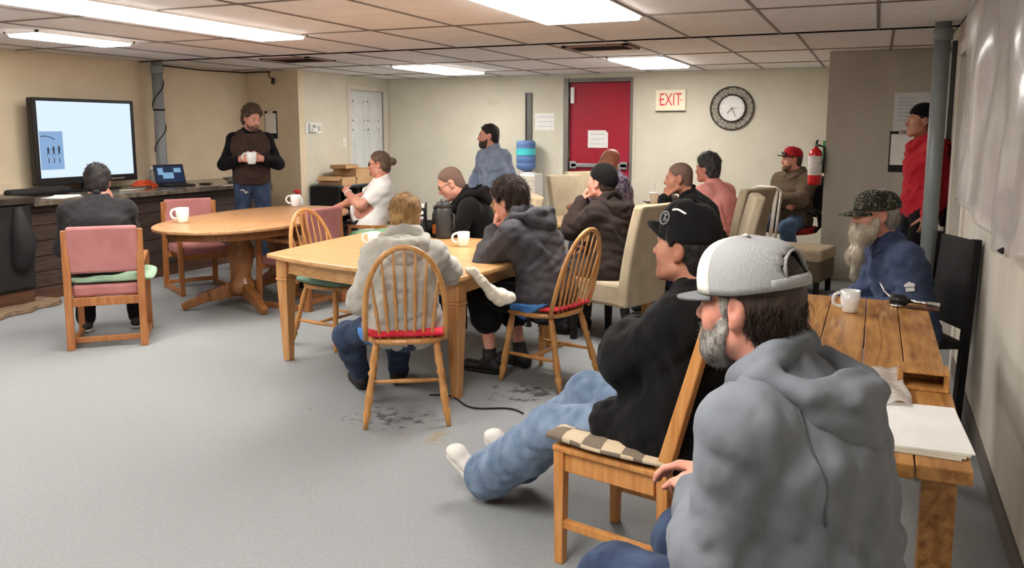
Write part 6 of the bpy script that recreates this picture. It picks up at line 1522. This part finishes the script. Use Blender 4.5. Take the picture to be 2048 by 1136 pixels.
# 11 man in pink
p = Person('person with greying black hair in a pink shirt behind the buzz cut man', (-1.28, 7.80), (-.88, .42), seat=.47, g=1.08, lean=(6, 16), head=(8, 4, 0), fine=.0075, h=.015,
           RH=dict(t=(.12, .4, .77), f=(-.3, 1, 0), n=(0, 0, 1)), LH=dict(t=(-.16, .36, .70), f=(.3, 1, 0), n=(0, 0, 1)), skin=M_SKIN_R)
p.body(); p.hair(hairm('hair_pepper', (30, 28, 28), (86, 84, 84)), .016, n=1200, length=.03, rad=.0018, curl=.005, nape=-.08, vol=(.002, .0, .012)); p.brows(H_BLACK); p.top('shirt', C_PINK, hem=-.06, seed=111, sl_off=.02, off=.02); p.pants('trousers', C_JEAND, seed=112); p.shoes(C_SHOEB, C_SOLEB)
# 12 man in the red cap
p = Person('person in a red cap and olive brown hoodie seated on the office chair', (-.82, 9.66), (-.38, -.92), seat=.49, g=1.12, belly=.02, lean=(-8, 0), head=(-42, 0, 0), fine=.0085, h=.016,
           RH=dict(t=(-.03, .27, .74), f=(-.9, .2, -.1), n=(0, .9, .4), curl=35, pole=(.9, -.1, -.6)), LH=dict(t=(.04, .30, .80), f=(.9, .2, -.1), n=(0, .9, .4), curl=35, pole=(-.9, -.1, -.6)),
           LF=dict(t=(-.2, .40, .09)), RF=dict(t=(.24, .46, .09)), skin=M_SKIN_R)
p.body(); p.hair(H_DKBR, .006, wr=.001, capz=.04); p.brows(H_DKBR); p.beard(H_BUZZD, .002, wr=.0005, p=(.09, -.05)); cp_ = p.cap(C_REDCAP, C_DKB, brim=.07, bup=4)
sg_ = MB()
for q in (-1, 1): sg_.prism([(q * .03 + .026 * math.cos(a), .035 + .017 * math.sin(a)) for a in [2 * math.pi * i / 14 for i in range(14)]], -.112, -.106, Matrix(((1, 0, 0, 0), (0, 0, -1, 0), (0, 1, 0, 0), (0, 0, 0, 1))))
sg_.build('sunglasses', M_GLASS, cp_)
p.top('hoodie', C_OLIVE, hem=-.08, hood=dict(s=1.0, drop=.03), seed=121, sl_off=.024, off=.022, wr=.007); p.pants('jeans', C_JEANM, seed=122); p.shoes(C_SHOEB, C_SOLEB)
for q in (-1, 1): MB().tube([p.NB + p.fwd * .09 + p.r * q * .035 - p.up * .03, p.Ch + p.fwd * .16 + p.r * q * .04, p.Ch + p.fwd * .17 + p.r * q * .045 - p.up * .06], .005, 6).build('drawstring', M_CREAM, p.root, smooth=True)
# 13 man in the black cap in the foreground
p = Person('person in a black cap, black jacket and light jeans, arms folded, legs stretched out', (-.535, 2.76), F13, seat=.485, sc=.95, g=1.08, lean=(-24, 4), head=(0, -3, 0), fine=.0045, h=.0105, pel=(0, .06, .53), ls=1.2,
           LH=dict(t=(.10, .265, .80), f=(.9, -.45, -.1), n=(.3, 1, .15), curl=35, pole=(-.8, .35, -.7)), RH=dict(t=(-.10, .185, .83), f=(-.9, -.35, -.15), n=(-.3, 1, .15), curl=35, pole=(.8, .35, -.7)),
           LF=dict(t=(.03, .90, .11), pole=(-.22, .2, 1), toe=(-.1, .75, .65)), RF=dict(t=(.20, .86, .13), pole=(.42, .2, 1), toe=(.1, .75, .6)), skin=M_SKIN_B)
p.body(); p.hair(H_BLACK, .008, capz=.04, n=1500, length=.022, rad=.0012, curl=.002, nape=-.085, front=(.072, .058)); p.brows(H_BLACK); p.beard(H_BUZZD, .0012, wr=0, p=(.088, -.078), back=.062)
C_BCAP = cloth('black_cap_cloth', (18, 17, 18), (25, 24, 25), fold=.12)
c_ = p.cap(C_BCAP, C_BCAP, H=.135, brim=.05, bup=62, w=.088, l=.108, z0=.028, tilt=-2, bcurve=.2)
em = MB().tube([(.030 * math.cos(a), .022 * math.sin(a), 0) for a in [2 * math.pi * i / 24 for i in range(24)]], .0022, 5, closed=True)
em.tube([(-.012, .012, 0), (.002, .013, 0), (.012, .010, 0)], .0022, 5); em.tube([(0, .013, 0), (-.002, -.013, 0)], .0022, 5); em.tube([(.006, .002, 0), (.012, -.012, 0), (.018, 0, 0)], .0018, 5)
e_ = em.build('emblem', mat('grey_thread', (150, 150, 152), .7), c_, smooth=True); e_.matrix_local = p.anchor(-48, .33)
pip = [tuple(p.anchor(-64 - 3.2 * k, .52 + .03 * math.sin(k * .4))[i][3] for i in range(3)) for k in range(12)]
MB().tube(pip, .004, 6, flat=.6).build('white_piping', M_WHITEP, c_, smooth=True)
p.top('jacket', C_BLK, hem=-.16, seed=131, off=.028, sl_off=.03, wr=.006, collar=True, h=.0095); p.pants('jeans', C_JEAN, off=.022, fl=.040, wr=.0045, seed=132, fr=.99, h=.0095); p.shoes(C_SHOEW, C_SOLEW, 1.05)
# 14 man in the grey cap, nearest
p = Person('person in a grey mesh cap and blue-grey hoodie, nearest the viewer at the plank table', (-.07, 1.72), (-.92, .39), seat=.485, sc=.96, g=1.14, shw=1.04, lean=(4, 20), head=(6, 4, 0), fine=.0042, h=.0105,
           LH=dict(t=(-.05, .25, .73), f=(.6, .8, 0), n=(-.4, 0, 1), curl=30, pole=(-.4, -.1, -1)), RH=dict(t=(.14, .34, .70), f=(-.3, .9, 0), n=(.3, 0, 1), pole=(.35, -.4, -.8)),
           LF=dict(t=(-.15, .42, .09)), RF=dict(t=(.16, .40, .09)), skin=M_SKIN_R)
p.body(); p.hair(H_DKBR, .008, n=4200, length=.042, rad=.0014, curl=.006, nape=-.088, lift=.18, wr=.003, seed=14, capz=.034)
p.brows(H_GREY); p.beard(H_GREY, .006, n=4200, length=.017, rad=.0008, curl=.003, p=(.09, -.052))
F = SDF(p.HC - .19, p.HC + .19, .005)      # grey hair at the temples
for q in (-1, 1): F.ell(p.hp(q * .0675, .022, .012), V3(.011, .013, .034), p.RHd)
V_, Q_ = F.mesh(1); N_ = vnormals(V_, Q_); D_ = np.tile(p.RHd @ V3(0, -.6, -.6), (len(V_), 1)); V_, Q_ = join((V_, Q_), strands(V_, N_, D_, 900, .012, .0008, .001, 3, .05))
mesh_obj('temple_hair', tri_mesh('temple_hair', V_, Q_), H_GREY, p.root)
p.cap(C_MESH, C_CAPG, C_CAPW, H=.114, brim=.06, bup=-4, opening=True, w=.0915, l=.118, z0=.032, tilt=-8)
p.top('hoodie', C_GREY, hem=-.08, hood=dict(s=1.0, drop=.03), seed=141, off=.022, sl_off=.020, wr=.0055, h=.0095)
for pa in ([p.NB + p.back * .12 - p.r * .11 + p.up * .0, p.S[-1] + p.back * .10 + p.r * .035, p.S[-1] + p.back * .11 + p.r * .03 - p.up * .12, p.S[-1] + p.back * .1 + p.r * .02 - p.up * .2], [p.NB + p.back * .12 + p.r * .11, p.S[1] + p.back * .10 - p.r * .035, p.S[1] + p.back * .11 - p.r * .03 - p.up * .12]): p.seam(pa, C_GREYD)
p.pants('jeans', C_JEAND, seed=142); p.shoes(C_SHOEB, C_SOLEB)
# 15 bearded old man in the camouflage cap
p = Person('person with a long white beard in a camouflage cap and slate blue jacket', (.20, 4.80), (-.92, -.39), seat=.40, g=.88, sc=1.0, shw=.95, lean=(8, 22), head=(0, 4, 0), fine=.0058, h=.012,
           LH=dict(t=(-.10, .30, .62), f=(.2, 1, 0), n=(0, 0, 1), pole=(-.4, -.5, -.9)), RH=dict(t=(.12, .34, .60), f=(-.2, 1, 0), n=(0, 0, 1)), skin=M_SKIN_R)
p.body(); p.hair(H_GREY, .005, capz=.036, n=900, length=.035, rad=.0013, curl=.004, nape=-.09); p.brows(H_WHITE, .0045); p.beard(H_WHITE, .004, n=3200, length=.042, rad=.001, long=.2, curl=.004, p=(.09, -.05))
p.cap(C_CAMO, C_CAMO, H=.10, brim=.085, bup=-6, w=.09, l=.116, z0=.024, tilt=-4, bcurve=.9)
p.top('jacket', C_BLUEJ, hem=-.08, seed=151, off=.022, sl_off=.022, wr=.006, collar=True); p.pants('trousers', C_JEAND, seed=152); p.shoes(C_SHOEB, C_SOLEB)
em = MB(); em.prism([(-.022, 0), (.022, 0), (.026, .012), (0, .026), (-.026, .012)], 0, .003); em.prism([(-.02, -.022), (.02, -.022), (.02, -.004), (-.02, -.004)], 0, .003)
e_ = em.build('white_patch', M_WHITEP, p.root); d_ = nrm(p.E[-1] - p.S[-1]); c_ = p.S[-1] + d_ * .12 + V3(-.074, .035, 0)
Zx = nrm(V3(-.9, .42, .1)); Yx = nrm(-d_ - Zx * np.dot(-d_, Zx)); Xx = np.cross(Yx, Zx); e_.matrix_local = Matrix(np.vstack([np.stack([Xx, Yx, Zx, c_], 1), [0, 0, 0, 1]]).tolist())
# 16 man in the red hoodie behind the pipe
p = Person('person in a red hoodie and black skull cap standing behind the grey support pipe', (.36, 7.37), (-.95, -.31), sc=1.01, g=.95, lean=(0, 2), head=(0, 0, 0), fine=.007, h=.014, skin=M_SKIN_B)
p.body(); p.hair(H_BLACK, .006, wr=.001, capz=.03); p.brows(H_BLACK); p.beanie(C_BLKH, z0=.03, off=.010, name='skull_cap')
p.top('hoodie', C_RED, hem=-.1, hood=dict(s=1.0, drop=.03), seed=161, sl_off=.024, off=.024, wr=.006); p.pants('jeans', C_BLKH, seed=162); p.shoes(C_SHOEB, C_SOLEB)
